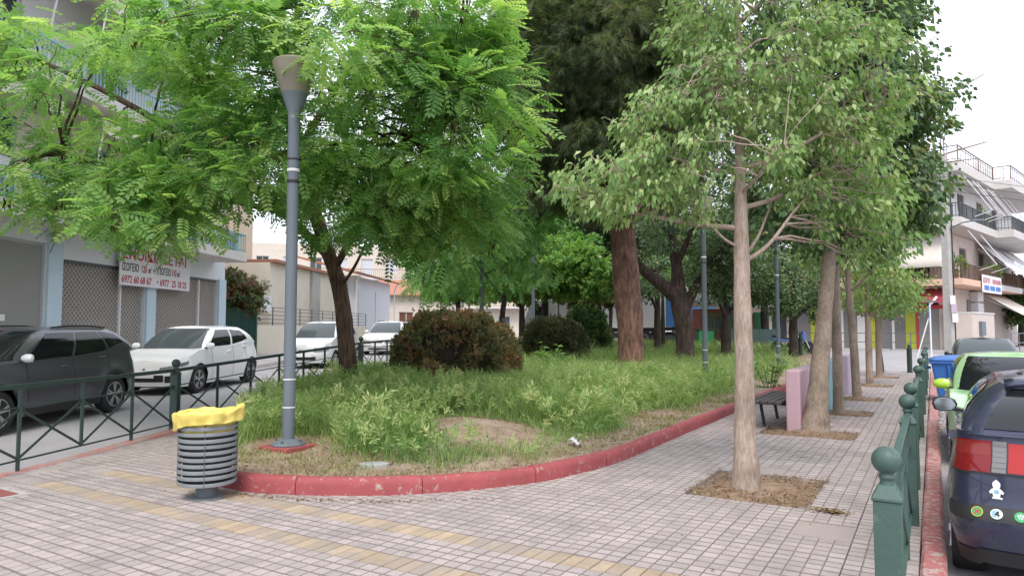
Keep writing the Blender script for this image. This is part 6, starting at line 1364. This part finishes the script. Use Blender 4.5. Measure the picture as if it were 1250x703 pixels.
# ---- corner apartment house, right
e1 = F(.724,.69); RA = math.atan2(e1.y, e1.x); c0 = F(24.7,38)
rb = empty('corner_building', (c0.x, c0.y, 0), RA); tag(rb, 'three-storey corner apartment house with wraparound balconies and tilted awnings', 'building')
G0 = .3; XL = 20; YL = 10
Rz90 = Matrix.Rotation(R(90), 4, 'Z')
def slab_L(z0, z1, m, name='balcony_slab', notch=True):
    mb = MB(); mb.prism([(0,0),(8.0,0),(8.0,-.9),(XL,-.9),(XL,1.35),(1.35,1.35),(1.35,YL),(0,YL)] if notch else [(0,0),(XL,0),(XL,1.35),(1.35,1.35),(1.35,YL),(0,YL)], z0, z1); return mb.build(name, m, rb, bev=.015)
def rail_path(pts, z0, z1, m, step=.16, bw=.025, parent=None):
    r = MB()
    for a, b in zip(pts, pts[1:]):
        a, b = Vector((*a, 0)), Vector((*b, 0)); L = (b-a).length; d = (b-a)/L
        r.beam(a+Vector((0,0,z1)), b+Vector((0,0,z1)), .05, .05); r.beam(a+Vector((0,0,z0+.12)), b+Vector((0,0,z0+.12)), .03, .03); r.beam(a+Vector((0,0,z1-.15)), b+Vector((0,0,z1-.15)), .025, .025)
        for k in range(int(L/step)+1): q = a+d*min(L, k*step); w = .05 if k % 8 == 0 else bw; r.beam(q+Vector((0,0,z0)), q+Vector((0,0,z1)), w, w)
    return r.build('railing', m, parent or rb)
PTH = [(.07,YL-.05),(.07,.07),(7.95,.07),(8.07,-.83),(XL,-.83)]
for z0, z1, zr, m, rm in ((4.0,4.36,5.2,'slab_peach','rail_brown'),(7.28,7.75,8.55,'slab_edge','rail_dark'),(10.35,10.9,11.75,'slab_edge','rail_brown')):
    s_ = slab_L(z0, z1, m, notch=z0 > 5)
    rail_path(PTH if z0 > 5 else [(.07,YL-.05),(.07,.07),(XL,.07)], z1, zr, rm, step=.17 if z0 < 10 else .55, parent=s_)
    if z0 < 5: MB().prism([(5,-.004),(XL,-.004),(XL,-.02),(5,-.02)], z0, z1).build('fascia_grey','slab_edge',s_)
# upper walls (two faces) with doors
for z0, z1, m in ((4.37,7.27,'wall_pink'),(7.76,10.34,'wall_white')):
    hl = [(2.0,3.3,z0+.02,z0+2.2),(4.6,6.0,z0+.02,z0+2.2),(7.2,8.6,z0+.02,z0+2.2)]; hr = [(2.2,3.3,z0+.02,z0+2.2),(5.0,6.6,z0+.02,z0+2.2),(9.5,11,z0+.02,z0+2.2),(13.5,15,z0+.02,z0+2.2)]
    wall_open(MB(), 1.36, XL, z0, z1, 1.36, 1.62, hr).build('wall', m, rb)
    for h in hr: window(rb, *h, 1.36, frame='panel_grey', dep=.12)
    mb = wall_open(MB(), 1.63, YL, z0, z1, 1.36, 1.62, hl); mb.v = [(y, x, z) for x, y, z in mb.v]; mb.f = [f_[::-1] for f_ in mb.f]; mb.build('wall', m, rb)
    for h in hl:
        o = window(rb, h[0], h[1], h[2], h[3], 1.36, frame='panel_grey', dep=.12)
        for q in [o]+list(o.children):
            q.data = q.data; me = q.data
            for v in me.vertices: v.co = (v.co.y, v.co.x, v.co.z)
            me.flip_normals()
MB().bx(1.7,XL,1.7,YL,10.91,11.1).build('roof_terrace','concrete',rb)
MB().bx(3.2,3.4,3.2,YL,11.1,12.2).bx(3.4,XL,3.2,3.4,11.1,12.3).build('roof_parapet','wall_white',rb)
MB().bx(8.5,XL,1.0,1.2,11.1,12.35).build('roof_parapet','wall_white',rb); MB().bx(2.6,8.3,1.9,2.1,11.1,12.2).build('roof_parapet','wall_white',rb)
MB().bx(1.64,XL,YL-.3,YL,G0,10.9).bx(XL-.3,XL,1.64,YL-.3,G0,10.9).build('rear_wall','wall_pink',rb)
MB().tube([(13,4,11),(13,4,15.5)],.04,6).build('mast','steel_dark',rb); MB().bx(12.7,13.3,3.95,4.05,15.3,15.5).build('antenna','steel_dark',rb)
# ground floor, left face
def lp(a, b, z0, z1, m, nm, x=1.32, t=.06): return MB().bx(x, x+t, a, b, z0, z1).build(nm, m, rb)
lp(1.0, YL, 3.1, 3.99, 'wall_pink', 'lintel', 1.36, .2)
lp(1.0,1.12,G0,2.75,'red_frame','shop_frame'); lp(2.68,2.8,G0,2.75,'red_frame','shop_frame'); lp(1.0,2.8,2.75,2.95,'red_frame','shop_frame'); lp(1.12,2.68,G0,2.75,'shop_glass','shop_pane',1.40,.02); lp(1.2,1.6,.9,2.2,'ink_red','shop_poster',1.385,.01)
for a, b, m, nm in ((2.82,3.38,'panel_lime','lime_panel'),(3.4,3.95,'panel_grey','door'),(3.97,4.12,'wall_white','jamb'),(4.14,4.72,'panel_grey','door'),(4.75,5.5,'panel_lime','lime_panel'),(5.52,6.1,'wall_white','jamb'),(6.12,6.9,'panel_grey','door'),(6.92,7.1,'wall_white','jamb'),(7.12,8.0,'panel_grey','door'),(8.02,9.0,'panel_lime','lime_panel'),(9.02,9.98,'panel_grey','door')): lp(a, b, G0-.3, 3.08, m, nm)
aw = MB().add([(1.3,.9,3.9),(1.3,3.4,3.9),(.2,3.4,3.25),(.2,.9,3.25)],[(0,1,2,3)]).build('red_awning','awning_red',rb,thick=.02); MB().bx(.18,.2,.9,3.4,3.05,3.25).build('valance','awning_red',aw)
MB().bx(1.36,XL,1.36,1.6,G0-.3,3.99).build('ground_wall','wall_pink',rb)
MB().bx(6.2,6.9,1.3,1.352,G0,3.4).build('dark_door','interior_dark',rb)
bxw = MB().bx(1.0,6.0,-.1,1.30,G0-.3,2.45).build('porch_block','wall_pink',rb,bev=.01); MB().bx(2.4,3.3,-.25,-.102,1.2,2.0).build('meter_box','lamp_grey',bxw,bev=.01)
MB().bx(.98,6.02,-.14,1.31,2.452,2.52).build('coping','wall_white',bxw)
MB().bx(7.0,8.3,.9,1.35,2.5,3.2).build('air_conditioner','sign_white',rb,bev=.03); MB().bx(7.0,8.3,.9,1.35,3.3,3.9).build('air_conditioner','sign_white',rb,bev=.03)
# awnings on both faces
def awn(x0, x1, zt, drop, out, face, m='awning_white'):
    def fn(t, v):
        a = x0+(x1-x0)*t; o_ = 1.2-(1.2+out)*v; z = zt-drop*v
        return (a, o_, z) if face == 'r' else (o_, a, z)
    MB().grid(fn, list(np.linspace(0,1,12)), list(np.linspace(0,1,5))).build('awning', m, rb, smooth=40, thick=.015)
    for t in (.04, .96):
        a = x0+(x1-x0)*t; p0 = (a, 1.2, zt-drop*.2); p1 = (a, -out, zt-drop)
        q0 = p0 if face == 'r' else (p0[1], p0[0], p0[2]); q1 = p1 if face == 'r' else (p1[1], p1[0], p1[2]); MB().beam(q0, q1, .04, .04).build('awning_arm','sign_white',rb)
awn(8.6,13.2,7.2,2.2,.9,'r'); awn(13.6,18.5,7.2,2.0,.9,'r'); awn(.8,6,7.2,2.15,.12,'l','awning_cream'); awn(9,15,3.95,1.5,1.0,'r','awning_cream')
for xx, zz in ((1.2,10.3),(3.2,10.3),(4.2,10.3),(6.6,10.3),(7.6,10.3),(1.8,7.2),(4.6,7.2),(10,10.3),(12,10.3)):
    MB().beam((xx,.15,zz),(xx+2.2,-.75,zz-1.9),.045,.045).build('awning_pole','sign_white',rb); MB().beam((xx+2.2,-.75,zz-1.9),(xx+2.0,.1,zz-2.2),.035,.035).build('awning_pole','sign_white',rb)
for a, b in ((.6,3.0),(3.2,7.6)): MB().tube([(a,.3,10.2),(b,.3,10.2)],.08,8).build('rolled_awning','awning_cream',rb,smooth=50)
# plants on the first balcony and the hanging sign
bs = empty('balcony_sign', (c0.x, c0.y, 0), RA); tag(bs, 'white board with red and blue lettering hung on the corner balcony', 'sign')
MB().bx(3.6,8.2,-.10,-.06,3.72,4.75).build('board','sign_white',bs,bev=.01)
wtext(bs, 'ΚΕΝΤΡΟ', 3.75, -.104, 4.28, .42, 'ink_red', 1.0)
for k, (a, b, z, m) in enumerate(((5.95,6.2,4.28,'ink_red'),(6.3,6.5,4.28,'ink_red'),(6.6,6.85,4.28,'ink_red'),(6.95,7.15,4.28,'ink_red'),(7.25,7.5,4.28,'ink_red'),(7.6,7.95,4.28,'ink_red'),(3.95,5.1,3.86,'ink_blue'),(5.3,6.5,3.86,'ink_blue'),(6.7,7.9,3.86,'ink_blue'))): MB().bx(a, b, -.104, -.101, z, z+.28).build('faded_lettering', m, bs)
def pot(label, x, y, z, n, seed):
    p = c0+Vector((math.cos(RA)*x-math.sin(RA)*y, math.sin(RA)*x+math.cos(RA)*y, 0)); root = empty('potted_plant', (p.x, p.y, z)); tag(root, label, 'plant'); r = np.random.default_rng(seed)
    MB().lathe([(.10,0),(.15,.28),(.16,.3),(.13,.3),(.12,.26),(.001,.26)],14).build('pot','roof_tile',root,smooth=40)
    d = nrm(r.normal(size=(n,3))); pos = d*r.random(n)[:,None]**.4*np.array([.5,.5,.55])+[0,0,.75]; scatter('foliage', LAB, pos, d, r.normal(size=(n,3)), r.uniform(.12,.26,n), r.random(n), 'leaf_mid', root)
pot('leafy potted plant at the end of the corner balcony rail', 8.4, .45, 4.37, 240, 3); pot('potted plant by the balcony door above the red awning', .6, .5, 4.37, 180, 4); pot('small potted plant on the middle balcony corner', 6.9, .5, 7.76, 60, 5)
# sidewalk and rail round the corner house
cp = MB().prism([(-3.2,-3.5),(30,-3.5),(30,YL+14),(-3.2,YL+14)], -.6, .34).build('pavement','sidewalk'); cp.location = (c0.x, c0.y, 0); cp.rotation_euler = (0,0,RA); tag(cp, kind='structure')
lr = empty('low_railing', (c0.x, c0.y, .34), RA); tag(lr, 'low grey pavement railing in front of the corner house', 'railing')
for a, b in (((-.8,-2.2),(14,-2.2)),((-2.4,1.0),(-2.4,9.0))):
    a, b = Vector((*a,0)), Vector((*b,0)); n = 8
    for z in (.5,1.0): MB().beam(a+Vector((0,0,z)), b+Vector((0,0,z)), .04, .04).build('rail','lamp_grey',lr)
    for k in range(n+1): q = a+(b-a)*k/n; MB().beam(q, q+Vector((0,0,1.0)), .04, .04).build('upright','lamp_grey',lr)
# tree at far right beside the corner house, and overhead wires
bg_tree('shade_tree', 'dark tree glimpsed under the awning beyond the corner house', 36.5, 50, .2, 2, [(36.5,50,3.6,2.2,2,1.6)], 40, 40, .7, LAB, .5, 'leaf_dark', 'bark_dark', 91)
def wire(label, a, b, sag):
    a, b = Vector(a), Vector(b); pts = [a+(b-a)*t-Vector((0,0,sag*4*t*(1-t))) for t in np.linspace(0,1,24)]; o = MB().tube(pts, .012, 5).build('overhead_wire','black_plastic'); tag(o, label, 'wire', 'overhead wires from the utility pole')
pt = F(21,33.5)
for k in range(3): wire(['topmost','middle','lowest'][k]+' of the thin wires strung from the concrete pole past the corner house', (pt.x, pt.y, 9.0-.35*k), tuple(F(60, 44, 8.6-.4*k)), .5)
